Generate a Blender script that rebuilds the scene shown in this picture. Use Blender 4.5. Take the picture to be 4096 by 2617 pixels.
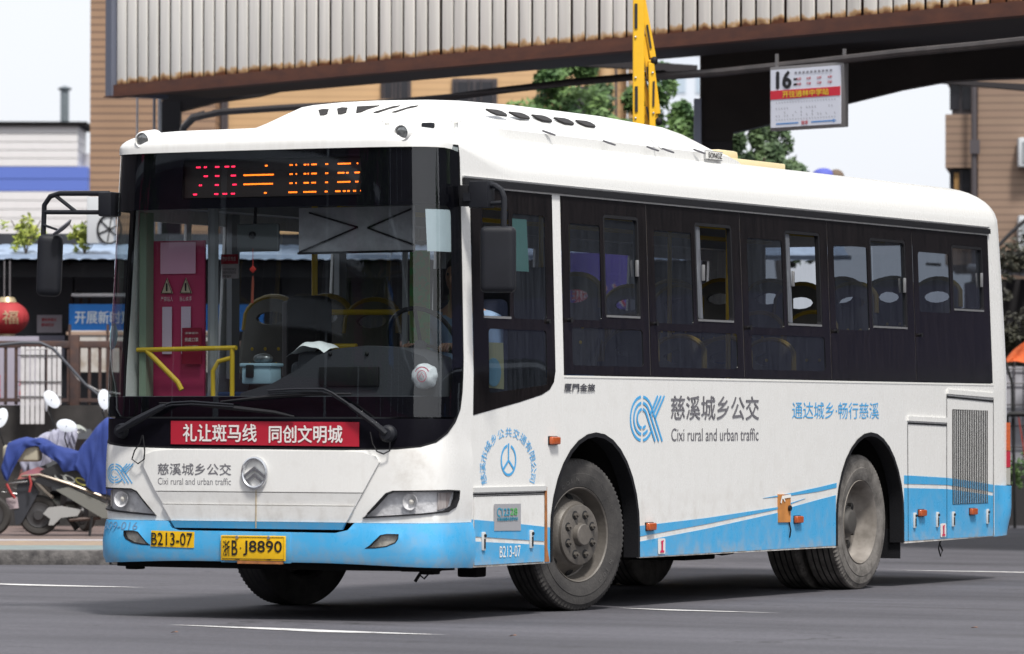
import bpy, bmesh, math, random, bisect
from mathutils import Vector, Matrix
from mathutils.geometry import delaunay_2d_cdt
random.seed(7)
for o in list(bpy.data.objects): bpy.data.objects.remove(o)
SC = bpy.context.scene; COL = SC.collection
rad = math.radians

# ------------------------------------------------------------ camera, world, sun, exposure
CAM = (15.0368, -25.7499, 1.2345); F = 19339.0321; YAW = -.4755; PIT = .0192; ROL = .0016
cd = bpy.data.cameras.new('camera'); cam = bpy.data.objects.new('camera', cd); COL.objects.link(cam)
cd.sensor_width = 36; cd.lens = F/4096*36; cd.clip_start = .5; cd.clip_end = 2000
fwv = Vector((math.sin(YAW)*math.cos(PIT), math.cos(YAW)*math.cos(PIT), math.sin(PIT)))
rtv = Vector((math.cos(YAW), -math.sin(YAW), 0)); upv = rtv.cross(fwv)
r2 = rtv*math.cos(ROL)+upv*math.sin(ROL); u2 = -rtv*math.sin(ROL)+upv*math.cos(ROL)
cam.matrix_world = Matrix(((r2.x, u2.x, -fwv.x, CAM[0]), (r2.y, u2.y, -fwv.y, CAM[1]), (r2.z, u2.z, -fwv.z, CAM[2]), (0, 0, 0, 1)))
cd.dof.use_dof = True; cd.dof.focus_distance = 32.8; cd.dof.aperture_fstop = 4.2
SC.camera = cam
SUN_AZ = rad(-38); SUN_EL = rad(58)          # azimuth measured from -Y towards +X is positive
w = bpy.data.worlds.new('World'); SC.world = w; w.use_nodes = True
nt = w.node_tree; bg = nt.nodes['Background']
sky = nt.nodes.new('ShaderNodeTexSky'); sky.sky_type = 'NISHITA'; sky.sun_disc = False
sun_dir = Vector((math.sin(rad(46))*math.cos(SUN_EL), -math.cos(rad(46))*math.cos(SUN_EL), math.sin(SUN_EL)))
sky.sun_elevation = SUN_EL; sky.sun_rotation = math.atan2(sun_dir.x, sun_dir.y); sky.dust_density = 4; sky.air_density = 1.2
hs = nt.nodes.new('ShaderNodeHueSaturation'); hs.inputs['Saturation'].default_value = .3
mx = nt.nodes.new('ShaderNodeMix'); mx.data_type = 'RGBA'; mx.inputs[0].default_value = .72
mx.inputs[7].default_value = (8.8, 9.1, 9.7, 1)      # the even cloud layer
nt.links.new(sky.outputs[0], hs.inputs['Color']); nt.links.new(hs.outputs[0], mx.inputs[6]); nt.links.new(mx.outputs[2], bg.inputs[0])
bg.inputs[1].default_value = .097
sl = bpy.data.lights.new('sun', 'SUN'); sl.energy = 3.1; sl.angle = rad(9); sl.color = (1, .965, .91)
so = bpy.data.objects.new('sun', sl); COL.objects.link(so); so.rotation_euler = (-sun_dir).to_track_quat('-Z', 'Y').to_euler()
SC.view_settings.view_transform = 'Standard'; SC.view_settings.look = 'None'; SC.view_settings.exposure = .45
SC.view_settings.gamma = 1; SC.view_settings.use_curve_mapping = False
SC.render.engine = 'CYCLES'
SC.cycles.max_bounces = 10; SC.cycles.transparent_max_bounces = 24; SC.cycles.diffuse_bounces = 3

# ------------------------------------------------------------ materials
MAT = {}
def mat(name, col, rough=.5, metal=0, coat=0, var=0, vscale=6, bump=0, bscale=80, emit=None, es=1, col2=None, lo=.35, hi=.7, stretch=None, spec=.5):
    if name in MAT: return MAT[name]
    m = bpy.data.materials.new(name); m.use_nodes = True; n = m.node_tree; b = n.nodes['Principled BSDF']; L = n.links.new
    b.inputs['Base Color'].default_value = (*col, 1); b.inputs['Roughness'].default_value = rough; b.inputs['Metallic'].default_value = metal
    b.inputs['Coat Weight'].default_value = coat; b.inputs['Coat Roughness'].default_value = .08; b.inputs['Specular IOR Level'].default_value = spec
    if var or col2 or bump:
        tc = n.nodes.new('ShaderNodeTexCoord'); mp = n.nodes.new('ShaderNodeMapping'); L(tc.outputs['Object'], mp.inputs[0])
        if stretch: mp.inputs['Scale'].default_value = stretch
    if var or col2:
        no = n.nodes.new('ShaderNodeTexNoise'); no.inputs['Scale'].default_value = vscale; no.inputs['Detail'].default_value = 8; no.inputs['Roughness'].default_value = .6
        L(mp.outputs[0], no.inputs[0]); r = n.nodes.new('ShaderNodeValToRGB'); L(no.outputs[0], r.inputs[0])
        r.color_ramp.elements[0].position = lo; r.color_ramp.elements[1].position = hi
        c2 = col2 or tuple(c*(1-var) for c in col)
        r.color_ramp.elements[0].color = (*c2, 1); r.color_ramp.elements[1].color = (*col, 1); L(r.outputs[0], b.inputs['Base Color'])
    if bump:
        nb = n.nodes.new('ShaderNodeTexNoise'); nb.inputs['Scale'].default_value = bscale; nb.inputs['Detail'].default_value = 4; L(mp.outputs[0], nb.inputs[0])
        bp = n.nodes.new('ShaderNodeBump'); bp.inputs['Strength'].default_value = bump; bp.inputs['Distance'].default_value = .01; L(nb.outputs[0], bp.inputs['Height']); L(bp.outputs[0], b.inputs['Normal'])
    if emit: b.inputs['Emission Color'].default_value = (*emit, 1); b.inputs['Emission Strength'].default_value = es
    MAT[name] = m; return m
def paint(name, col, dirt=(.36, .32, .27), amt=.5):
    # vehicle paint: gloss, faint unevenness, road grime thrown up from below and thin run-off streaks
    m = mat(name, col, .28, coat=.35); n = m.node_tree; b = n.nodes['Principled BSDF']; L = n.links.new; N = n.nodes.new
    tc = N('ShaderNodeTexCoord'); sp = N('ShaderNodeSeparateXYZ'); L(tc.outputs['Object'], sp.inputs[0])
    no = N('ShaderNodeTexNoise'); no.inputs['Scale'].default_value = 9; no.inputs['Detail'].default_value = 10; no.inputs['Roughness'].default_value = .65; L(tc.outputs['Object'], no.inputs[0])
    mp = N('ShaderNodeMapping'); mp.inputs['Scale'].default_value = (28, 28, .9); L(tc.outputs['Object'], mp.inputs[0])
    st = N('ShaderNodeTexNoise'); st.inputs['Scale'].default_value = 1; st.inputs['Detail'].default_value = 5; L(mp.outputs[0], st.inputs[0])
    def rng(src, a, b_, c, d):
        q = N('ShaderNodeMapRange'); L(src, q.inputs[0]); q.inputs[1].default_value = a; q.inputs[2].default_value = b_; q.inputs[3].default_value = c; q.inputs[4].default_value = d; return q.outputs[0]
    def mul(a, b_, op='MULTIPLY'):
        q = N('ShaderNodeMath'); q.operation = op; q.use_clamp = True
        for i, v in enumerate((a, b_)):
            if isinstance(v, (int, float)): q.inputs[i].default_value = v
            else: L(v, q.inputs[i])
        return q.outputs[0]
    low = mul(rng(sp.outputs[2], .30, .85, 1, 0), rng(no.outputs[0], .42, .68, 0, 1))
    lowest = mul(rng(sp.outputs[2], .31, .42, .8, 0), rng(no.outputs[0], .3, .6, 0, 1))
    stk = mul(rng(st.outputs[0], .56, .8, 0, .14), rng(no.outputs[0], .35, .6, .3, 1))
    gen = rng(no.outputs[0], .5, .8, 0, .16)
    for pt, rr, am in (((1.02, .12, .93), .26, .55), ((-.95, .1, .72), .2, .25), ((0, 4.2, .62), .6, .0), ((.1, .02, .34), .5, .3)):   # grubby patches beside the lamps
        dd = N('ShaderNodeVectorMath'); dd.operation = 'DISTANCE'; L(tc.outputs['Object'], dd.inputs[0]); dd.inputs[1].default_value = pt
        gen = mul(gen, mul(rng(dd.outputs['Value'], 0, rr, am, 0), rng(no.outputs[0], .38, .62, .2, 1)), 'ADD')
    hd = mul(mul(rng(sp.outputs[1], .0, .22, 1, 0), rng(sp.outputs[2], 2.93, 3.03, 1, 0)), rng(sp.outputs[2], 2.88, 2.92, 0, 1)); gen = mul(gen, mul(hd, rng(st.outputs[0], .40, .62, .18, .75)), 'ADD')  # front header lip toned darker in upright streaks, fading out towards the roof
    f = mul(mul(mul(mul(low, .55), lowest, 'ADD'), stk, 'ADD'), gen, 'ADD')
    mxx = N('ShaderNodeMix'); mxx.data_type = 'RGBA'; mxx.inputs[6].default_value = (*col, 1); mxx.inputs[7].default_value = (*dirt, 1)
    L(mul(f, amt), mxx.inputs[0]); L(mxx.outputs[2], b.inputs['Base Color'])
    L(rng(f, 0, .6, .27, .65), b.inputs['Roughness'])
    bn = N('ShaderNodeTexNoise'); bn.inputs['Scale'].default_value = 2.2; L(tc.outputs['Object'], bn.inputs[0])
    bp = N('ShaderNodeBump'); bp.inputs['Strength'].default_value = .12; bp.inputs['Distance'].default_value = .012; L(bn.outputs[0], bp.inputs['Height']); L(bp.outputs[0], b.inputs['Normal'])
    return m
def glassmat(name, tint, dust=0, dcol=(.3, .3, .32), ior=1.5, dz=None):
    m = bpy.data.materials.new(name); m.use_nodes = True; n = m.node_tree; n.nodes.clear(); N = n.nodes.new; L = n.links.new
    out = N('ShaderNodeOutputMaterial'); t = N('ShaderNodeBsdfTransparent'); t.inputs[0].default_value = (*tint, 1)
    g = N('ShaderNodeBsdfGlossy'); g.inputs['Roughness'].default_value = .012; g.inputs[0].default_value = (1, 1, 1, 1)
    fr = N('ShaderNodeFresnel'); fr.inputs[0].default_value = ior; mx = N('ShaderNodeMixShader'); L(fr.outputs[0], mx.inputs[0])
    ge = N('ShaderNodeNewGeometry'); sg = N('ShaderNodeMapRange'); L(ge.outputs['Backfacing'], sg.inputs[0]); sg.inputs[3].default_value = ior; sg.inputs[4].default_value = 1/ior; L(sg.outputs[0], fr.inputs[0])   # a thin pane reflects alike from both sides
    if dust:
        tc = N('ShaderNodeTexCoord'); mp = N('ShaderNodeMapping'); mp.inputs['Scale'].default_value = (14, 14, 1.2); L(tc.outputs['Object'], mp.inputs[0])
        no = N('ShaderNodeTexNoise'); no.inputs['Scale'].default_value = 2; no.inputs['Detail'].default_value = 9; no.inputs['Roughness'].default_value = .7; L(mp.outputs[0], no.inputs[0])
        r = N('ShaderNodeMapRange'); r.inputs[1].default_value = .3; r.inputs[2].default_value = .75; r.inputs[3].default_value = dust*.12; r.inputs[4].default_value = dust; L(no.outputs[0], r.inputs[0])
        d = N('ShaderNodeBsdfDiffuse'); d.inputs[0].default_value = (*dcol, 1); m2 = N('ShaderNodeMixShader'); L(r.outputs[0], m2.inputs[0]); L(t.outputs[0], m2.inputs[1]); L(d.outputs[0], m2.inputs[2]); L(m2.outputs[0], mx.inputs[1])
    else: L(t.outputs[0], mx.inputs[1])
    L(g.outputs[0], mx.inputs[2]); L(mx.outputs[0], out.inputs[0]); MAT[name] = m; return m

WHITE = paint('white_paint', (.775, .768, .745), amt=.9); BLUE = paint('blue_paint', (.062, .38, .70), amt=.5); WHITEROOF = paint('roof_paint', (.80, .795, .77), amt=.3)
BLUEDECAL = mat('blue_decal', (.075, .38, .72), .35); GREYDECAL = mat('grey_decal', (.16, .155, .17), .4); WHITEDECAL = mat('white_decal', (.8, .79, .75), .4)
FRIT = mat('black_frit', (.006, .0055, .009), .3, spec=.12, var=.3, vscale=20); RUB = mat('black_rubber', (.010, .010, .012), .6, bump=.2, spec=.25)
FRITSIDE = mat('side_frit', (.005, .0045, .005), .1, coat=.25, spec=.35, col2=(.014, .0115, .012), vscale=3, stretch=(12, 12, 1))
PLAST = mat('charcoal_plastic', (.014, .015, .020), .5, bump=.2, bscale=300, var=.25, spec=.25)
TRIML = mat('pale_trim', (.55, .55, .54), .5); TRIM = mat('aluminium_trim', (.5, .5, .5), .35, .8); CHROME = mat('chrome', (.75, .76, .78), .12, 1)
RUST = mat('bare_primer', (.42, .16, .05), .8, var=.4, vscale=20)
GL_FRONT = glassmat('windscreen_glass', (.67, .71, .72), ior=1.65); GL_SIDE = glassmat('tinted_glass', (.33, .36, .40), .19, (.12, .137, .168)); GL_FAR = glassmat('clear_side_glass', (.86, .88, .9), .03)
GL_REAR = glassmat('rear_glass', (.55, .57, .60), .12, (.1, .11, .13)); GL_LENS = glassmat('lens_glass', (.92, .92, .92), .05)
BLACK = mat('black', (.006, .006, .007), .6); DARK = mat('underbody_black', (.008, .007, .007), .9, spec=.15)
INT = mat('cabin_grey', (.34, .35, .36), .6); INTD = mat('cabin_dark', (.05, .052, .06), .6, bump=.2); FLOORM = mat('cabin_floor', (.16, .16, .17), .6)
YELD = mat('yellow_seat_rim', (.26, .17, .015), .4); YEL = mat('yellow_handrail', (.70, .47, .03), .35); ORG = mat('amber_lens', (.52, .10, .02), .25, coat=.5, var=.35, vscale=60)
RED = mat('red_sticker', (.37, .008, .025), .5); PLY = mat('plate_yellow', (.80, .47, .01), .4, var=.12, vscale=25); INK = mat('black_ink', (.012, .012, .014), .45)
PAPER = mat('paper_white', (.62, .70, .74), .7, var=.08)

# ------------------------------------------------------------ object helpers
def tag(o, label=None, cat=None, group=None, kind=None):
    if label: o['label'] = label
    if cat: o['category'] = cat
    if group: o['group'] = group
    if kind: o['kind'] = kind
    return o
def empty(name, label=None, cat=None, loc=(0, 0, 0), rz=0, group=None, kind=None):
    o = bpy.data.objects.new(name, None); COL.objects.link(o); o.location = loc; o.rotation_euler = (0, 0, rz); o.empty_display_size = .2
    return tag(o, label, cat, group, kind)
def link(name, me, m=None, parent=None, label=None, loc=None, rot=None, ang=35):
    if m is not None and not me.materials: me.materials.append(m)
    for p in me.polygons: p.use_smooth = True
    try: me.set_sharp_from_angle(angle=rad(ang))
    except Exception: pass
    o = bpy.data.objects.new(name, me); COL.objects.link(o)
    if parent: o.parent = parent
    if loc: o.location = loc
    if rot: o.rotation_euler = rot
    if label: o['label'] = label
    return o
def inst(src, parent=None, loc=None, rot=None, label=None, name=None):
    c = src.copy(); COL.objects.link(c)
    if parent: c.parent = parent
    if loc is not None: c.location = loc
    if rot is not None: c.rotation_euler = rot
    if label: c['label'] = label
    return c
def copy_tree(o, parent=None):
    c = o.copy(); COL.objects.link(c)
    if parent: c.parent = parent
    for ch in list(o.children): copy_tree(ch, c)
    return c
class MB:
    def __init__(s): s.v = []; s.f = []
    def add(s, vs, fs):
        n = len(s.v); s.v += [tuple(p) for p in vs]; s.f += [tuple(i+n for i in q) for q in fs]; return s
    def box(s, c, d, rz=0, M=None):
        x, y, z = d[0]/2, d[1]/2, d[2]/2; P = [Vector((a*x, b*y, e*z)) for a in (-1, 1) for b in (-1, 1) for e in (-1, 1)]
        if M is None: M = Matrix.Rotation(rz, 3, 'Z')
        P = [M @ p+Vector(c) for p in P]
        return s.add(P, [(0, 1, 3, 2), (4, 6, 7, 5), (0, 4, 5, 1), (2, 3, 7, 6), (0, 2, 6, 4), (1, 5, 7, 3)])
    def bbox(s, c, d, r=.02, seg=2, M=None):
        bm = bmesh.new(); bmesh.ops.create_cube(bm, size=1)
        for v in bm.verts: v.co = Vector((v.co.x*d[0], v.co.y*d[1], v.co.z*d[2]))
        bmesh.ops.bevel(bm, geom=list(bm.edges), offset=r, segments=seg, affect='EDGES', profile=.6)
        bm.verts.index_update(); P = [(M @ v.co if M else v.co)+Vector(c) for v in bm.verts]; Fs = [[v.index for v in f.verts] for f in bm.faces]; bm.free()
        return s.add(P, Fs)
    def tube(s, pts, r, seg=8, cap=True):
        pts = [Vector(p) for p in pts]; n = len(pts); rs = r if isinstance(r, (list, tuple)) else [r]*n; P = []; up = None
        for i, p in enumerate(pts):
            t = (pts[min(n-1, i+1)]-pts[max(0, i-1)]).normalized()
            if up is None: up = Vector((0, 0, 1)) if abs(t.z) < .9 else Vector((1, 0, 0))
            a = t.cross(up).normalized(); b = a.cross(t).normalized(); up = b
            P += [p+(a*math.cos(k/seg*6.28319)+b*math.sin(k/seg*6.28319))*rs[i] for k in range(seg)]
        Fs = [(i*seg+k, i*seg+(k+1) % seg, (i+1)*seg+(k+1) % seg, (i+1)*seg+k) for i in range(n-1) for k in range(seg)]
        if cap: Fs += [tuple(range(seg)), tuple(range((n-1)*seg, n*seg))]
        return s.add(P, Fs)
    def lathe(s, prof, seg=32, M=None, rf=None):
        # prof: list of (r, x) turned about the local X axis
        P = []; n = len(prof)
        for k in range(seg):
            a = k/seg*6.28318531
            for j, (r, x) in enumerate(prof):
                if rf: r, x = rf(j, k, r, x)
                p = Vector((x, r*math.cos(a), r*math.sin(a))); P.append(M @ p if M else p)
        Fs = [(k*n+j, k*n+j+1, ((k+1) % seg)*n+j+1, ((k+1) % seg)*n+j) for k in range(seg) for j in range(n-1)]
        return s.add(P, Fs)
    def prism(s, poly, d, M=None):
        # poly in local xz, extruded along +y by d
        n = len(poly); P = [Vector((x, 0, z)) for x, z in poly]+[Vector((x, d, z)) for x, z in poly]
        if M: P = [M @ p for p in P]
        return s.add(P, [tuple(range(n))[::-1], tuple(range(n, 2*n))]+[(i, (i+1) % n, n+(i+1) % n, n+i) for i in range(n)])
    def ball(s, c, r, sc=(1, 1, 1), seg=16, rings=10, M=None):
        P = []; c = Vector(c)
        for i in range(rings+1):
            t = math.pi*i/rings
            for k in range(seg):
                a = k/seg*6.28319; q = Vector((math.sin(t)*math.cos(a)*r*sc[0], math.sin(t)*math.sin(a)*r*sc[1], math.cos(t)*r*sc[2])); P.append((M @ q if M else q)+c)
        return s.add(P, [(i*seg+k, (i+1)*seg+k, (i+1)*seg+(k+1) % seg, i*seg+(k+1) % seg) for i in range(rings) for k in range(seg)])
    def mesh(s, name='m'):
        me = bpy.data.meshes.new(name); me.from_pydata(s.v, [], s.f)
        bm = bmesh.new(); bm.from_mesh(me); bmesh.ops.remove_doubles(bm, verts=bm.verts, dist=1e-5); bmesh.ops.recalc_face_normals(bm, faces=bm.faces); bm.to_mesh(me); bm.free(); return me
    def obj(s, name, m, parent=None, label=None, **k): return link(name, s.mesh(name), m, parent, label, **k)
def arc(cx, cz, r, a0, a1, n=8, rz=None):
    return [(cx+r*math.cos(rad(a0+(a1-a0)*i/n)), cz+(rz or r)*math.sin(rad(a0+(a1-a0)*i/n))) for i in range(n+1)]
def rrect(x0, z0, x1, z1, r=.04, n=4):
    return arc(x1-r, z1-r, r, 0, 90, n)+arc(x0+r, z1-r, r, 90, 180, n)+arc(x0+r, z0+r, r, 180, 270, n)+arc(x1-r, z0+r, r, 270, 360, n)

def _half(W,D):
    P=[(-.5,.035),(0,.03),(.5,.035),(.8,.055),(W-.21,.085),(W-.10,.13),(W-.035,.20),(W-.008,.29),(W,.40),(W,.52)]
    out=[]
    for i in range(1,len(P)-2):
        p0,p1,p2,p3=P[i-1:i+3]
        for k in range(12):
            t=k/12
            out.append(tuple(.5*(2*b+(c-a)*t+(2*a-5*b+4*c-d)*t*t+(3*b-a-3*c+d)*t**3) for a,b,c,d in zip(p0,p1,p2,p3)))
    out.append((W,.40)); R=.2
    out.append((W,D-R))
    for k in range(1,13):
        a=k/12*math.pi/2
        out.append((W-R+R*math.cos(a),D-R+R*math.sin(a)))
    out.append((0,D+.02))
    L=[0]
    for a,b in zip(out,out[1:]): L.append(L[-1]+math.dist(a,b))
    return out,L
REAR=9.74
H={1:_half(1.19,REAR),-1:_half(1.225,REAR)}
U0=H[1][1][H[1][0].index((1.19,.40))]; Y0=.40
V0=H[-1][1][H[-1][0].index((1.225,.40))]
def plan(u):
    s=1 if u>=0 else -1; a=min(abs(u),H[s][1][-1]-1e-6)
    PL,LL=H[s]
    i=max(0,min(len(PL)-2,bisect.bisect_right(LL,a)-1))
    def tan(j):
        p,q=PL[max(0,j-1)],PL[min(len(PL)-1,j+1)]
        l=math.dist(p,q);return (q[0]-p[0])/l,(q[1]-p[1])/l
    t=(a-LL[i])/(LL[i+1]-LL[i]); p,q=PL[i],PL[i+1]
    t0,t1=tan(i),tan(i+1)
    if i==0: t0=(1,0)
    tx,ty=t0[0]+(t1[0]-t0[0])*t,t0[1]+(t1[1]-t0[1])*t; l=math.hypot(tx,ty)
    return s*(p[0]+(q[0]-p[0])*t),p[1]+(q[1]-p[1])*t, s*ty/l, -tx/l
def lean(z): return .0434*max(0,z-1.52)/1.15
def S(u,z,o=0):
    x,y,nx,ny=plan(u)
    k=(1.19-lean(z))/1.19
    fw=max(0.,min(1.,(4.-y)/4.))
    rk=.07*max(0,z-1.2)/1.7*fw - .22*max(0,z-1.6)**1.6/2.*max(0.,min(1.,(y-9.3)/.3))*.5
    return (x*k+nx*o, y+rk+ny*o, z)
def us(Y): return U0+Y-Y0
# ------------------------------------------------------------ sheets wrapped on the body surface (u = length round the body, z = height)
def inpoly(p, poly):
    x, y = p; c = False; j = len(poly)-1
    for i in range(len(poly)):
        xi, yi = poly[i]; xj, yj = poly[j]
        if (yi > y) != (yj > y) and x < (xj-xi)*(y-yi)/(yj-yi)+xi: c = not c
        j = i
    return c
def dens(poly, d):
    out = []
    for a, b in zip(poly, poly[1:]+poly[:1]):
        n = max(1, int(math.dist(a, b)/d)); out += [(a[0]+(b[0]-a[0])*i/n, a[1]+(b[1]-a[1])*i/n) for i in range(n)]
    return out
def sheet(name, outer, holes=(), off=.0, th=.01, m=None, parent=None, label=None, d=.06, surf=None, inner=True):
    surf = surf or S
    loops = [dens(list(outer), d)]+[dens(list(h), d) for h in holes]
    V = []; E = []
    for lp in loops:
        n = len(V); V += lp; E += [(n+i, n+(i+1) % len(lp)) for i in range(len(lp))]
    us_ = [p[0] for p in outer]; zs = [p[1] for p in outer]; u = min(us_)+d
    nb = len(V)
    while u < max(us_):
        step = d if abs(u) < 1.8 or abs(u) > 10 else max(d, .35)
        z = min(zs)+d*.9
        while z < max(zs):
            if inpoly((u, z), loops[0]) and not any(inpoly((u, z), h) for h in loops[1:]): V.append((u, z))
            z += max(d*1.6, .1) if step > d else d*1.6
        u += step
    vo, eo, fo, ov, _, _ = delaunay_2d_cdt([Vector(v) for v in V], E, [], 0, 1e-6)
    P = [tuple(v) for v in vo]; Fc = []
    for f in fo:
        c = (sum(P[i][0] for i in f)/len(f), sum(P[i][1] for i in f)/len(f))
        if inpoly(c, loops[0]) and not any(inpoly(c, h) for h in loops[1:]): Fc.append(tuple(f))
    cnt = {}
    for f in Fc:
        for a, b in zip(f, f[1:]+f[:1]): cnt[frozenset((a, b))] = cnt.get(frozenset((a, b)), 0)+1
    fo_ = off if callable(off) else (lambda u, z: off)
    n = len(P)
    top = [surf(u, z, fo_(u, z)) for u, z in P]; mb = MB(); 
    if th:
        bot = [surf(u, z, fo_(u, z)-th) for u, z in P]
        walls = []
        for f in Fc:
            for a, b in zip(f, f[1:]+f[:1]):
                if cnt[frozenset((a, b))] == 1: walls.append((a, a+n, b+n, b))
        mb.add(top+bot, [f for f in Fc]+[tuple(i+n for i in f[::-1]) for f in Fc]+walls)
    else: mb.add(top, Fc)
    me = bpy.data.meshes.new(name); me.from_pydata(mb.v, [], mb.f)
    bm = bmesh.new(); bm.from_mesh(me)
    loose = [v for v in bm.verts if not v.link_faces]; bmesh.ops.delete(bm, geom=loose, context='VERTS'); bmesh.ops.recalc_face_normals(bm, faces=bm.faces)
    if not th:
        bm.faces.ensure_lookup_table(); s_ = sum(f.calc_area()*f.normal.dot(Vector(surf(*outer[0], .1))-Vector(surf(*outer[0], 0))) if abs(outer[0][0]) < 1e9 else 0 for f in bm.faces)
        if s_ < 0: bmesh.ops.reverse_faces(bm, faces=bm.faces)
    bm.to_mesh(me); bm.free()
    return link(name, me, m, parent, label, ang=40)
_tc = {}
def text_mesh(s, bold=0.):
    bold = 0; k = (s, bold)
    if k in _tc: return _tc[k]
    c = bpy.data.curves.new('lettering', 'FONT'); c.body = s; c.size = 1; c.offset = bold; c.resolution_u = 3
    o = bpy.data.objects.new('lettering', c); COL.objects.link(o)
    dg = bpy.context.evaluated_depsgraph_get(); dg.update()
    me = bpy.data.meshes.new_from_object(o.evaluated_get(dg)); bpy.data.objects.remove(o); bpy.data.curves.remove(c)
    P = [(v.co.x, v.co.y) for v in me.vertices]; Fs = [tuple(p.vertices) for p in me.polygons]; bpy.data.meshes.remove(me)
    _tc[k] = (P, Fs); return P, Fs
def split_long(P, Fs, L):
    P = list(P); out = []
    st = [tuple(f) for f in Fs]
    while st:
        f = st.pop()
        if len(f) > 3:
            for i in range(1, len(f)-1): st.append((f[0], f[i], f[i+1]))
            continue
        l = [math.dist(P[f[i]], P[f[(i+1) % 3]]) for i in range(3)]; k = l.index(max(l))
        if l[k] <= L: out.append(f); continue
        a, b, c = f[k], f[(k+1) % 3], f[(k+2) % 3]; P.append(((P[a][0]+P[b][0])/2, (P[a][1]+P[b][1])/2)); q = len(P)-1
        st += [(a, q, c), (q, b, c)]
    return P, out
def text(s, box, m, parent=None, surf=None, off=.004, bold=0., L=.12, name='lettering', label=None, mirror=False):
    """lettering fitted to the box (u0, z0, u1, z1), mapped by surf(u, z, off)"""
    P, Fs = text_mesh(s, bold)
    x0 = min(p[0] for p in P); x1 = max(p[0] for p in P); y0 = min(p[1] for p in P); y1 = max(p[1] for p in P)
    u0, z0, u1, z1 = box
    g = bold*1.1*(u1-u0)/(x1-x0) if bold > 0 else 0
    Q = [(u0+g+(p[0]-x0)/(x1-x0)*(u1-u0-2*g), z0+(p[1]-y0)/(y1-y0)*(z1-z0)) for p in P]
    Q, Fs = split_long(Q, Fs, L); surf = surf or S
    sh = [(0, 0, 0)]+([(-g, 0, .0004), (g, 0, .0008), (0, g*.7, .0012), (0, -g*.7, .0016)] if g else [])
    VV = [surf(a+dx, b+dz, off+do) for dx, dz, do in sh for a, b in Q]; n_ = len(Q)
    Fs = [tuple(i+k*n_ for i in f) for k in range(len(sh)) for f in Fs]
    me = bpy.data.meshes.new(name); me.from_pydata(VV, [], Fs)
    return link(name, me, m, parent, label or ('lettering reading '+s if False else None))
def plane_map(M):       # local x, z on a flat board facing -y
    return lambda a, b, o=0: tuple(M @ Vector((a, -o, b)))
def flat(a, b, o=0): return (a, -o, b)
def stroke(path, w, closed=False):
    n = len(path); Lp = []; Rp = []
    for i in range(n):
        a = path[(i-1) % n] if (closed or i) else path[0]; b = path[(i+1) % n] if (closed or i < n-1) else path[-1]
        tx, tz = b[0]-a[0], b[1]-a[1]; l = math.hypot(tx, tz) or 1; nx, nz = -tz/l*w/2, tx/l*w/2
        Lp.append((path[i][0]+nx, path[i][1]+nz)); Rp.append((path[i][0]-nx, path[i][1]-nz))
    P = Lp+Rp; k = n if closed else n-1
    return P, [(i, (i+1) % n, n+(i+1) % n, n+i) for i in range(k)]
def strokes(name, paths, m, parent, surf, off=.004, L=.12, label=None):
    VV = []; FF = []
    for i_, (path, w, cl) in enumerate(paths):
        p, f = stroke(path, w, cl); p, f = split_long(p, f, L); n = len(VV); VV += [surf(a, b, off+.0004*i_*(len(paths) < 20)) for a, b in p]; FF += [tuple(i+n for i in q) for q in f]
    me = bpy.data.meshes.new(name); me.from_pydata(VV, [], FF)
    return link(name, me, m, parent, label)
# ============================================================ THE BUS
def vs(Y): return -(V0+Y-.40)
def ul(Y): return us(Y)
def sstep(a, b, x): t = max(0., min(1., (x-a)/(b-a))); return t*t*(3-2*t)
def zr(u): return 2.93-.18*sstep(1.25, 2.3, abs(u))
BUS = empty('bus', 'white and blue city bus with a charcoal-black glazed front, turning on the road', 'bus')
UE = us(9.31); VE = vs(9.31)
# --- white front panel with the hole of the glazed mask
mask = [(-1.47, 1.30), (-1.45, 1.21), (-1.37, 1.13), (-1.22, 1.085), (-1.0, 1.062), (-.6, 1.052), (0, 1.05), (.6, 1.047), (.95, 1.052), (1.1, 1.066), (1.2, 1.095), (1.3, 1.15), (1.39, 1.22), (1.45, 1.30), (1.472, 1.40), (1.484, 1.6), (1.482, 2.25), (1.472, 2.85), (1.455, 2.925), (-1.475, 2.925), (-1.485, 2.85), (-1.487, 2.0)]
def grow(poly, g):
    if sum(a[0]*b[1]-b[0]*a[1] for a, b in zip(poly, poly[1:]+poly[:1])) < 0: g = -g
    cx = sum(p[0] for p in poly)/len(poly); out = []
    n = len(poly)
    for i in range(n):
        a, b = poly[i-1], poly[(i+1) % n]; t = (b[0]-a[0], b[1]-a[1]); l = math.hypot(*t) or 1
        out.append((poly[i][0]+t[1]/l*g, poly[i][1]-t[0]/l*g))
    return out
topl = [(u/10, zr(u/10)) for u in range(16, -17, -1)]
fout = [(-1.63, .605), (1.60, .605), (1.60, zr(1.6))]+[(a, b) for a, b in topl if -1.6 < a < 1.6]+[(-1.63, zr(1.63))]
hlR = [(.735, .632), (.80, .70), (.885, .787), (.93, .803), (1.30, .808), (1.432, .803), (1.425, .75), (1.385, .70), (1.30, .672), (1.1, .655)]
hlL = [(-x, z) for x, z in hlR][::-1]
hlL = [(x if x > -1.1 else x*.985, z) for x, z in hlL]
lip = lambda u, z: .012*sstep(1.12, .98, z)*sstep(.60, .75, z)
sheet('front_panel', fout, [mask, hlR, hlL], lip, .02, WHITE, BUS)
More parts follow.
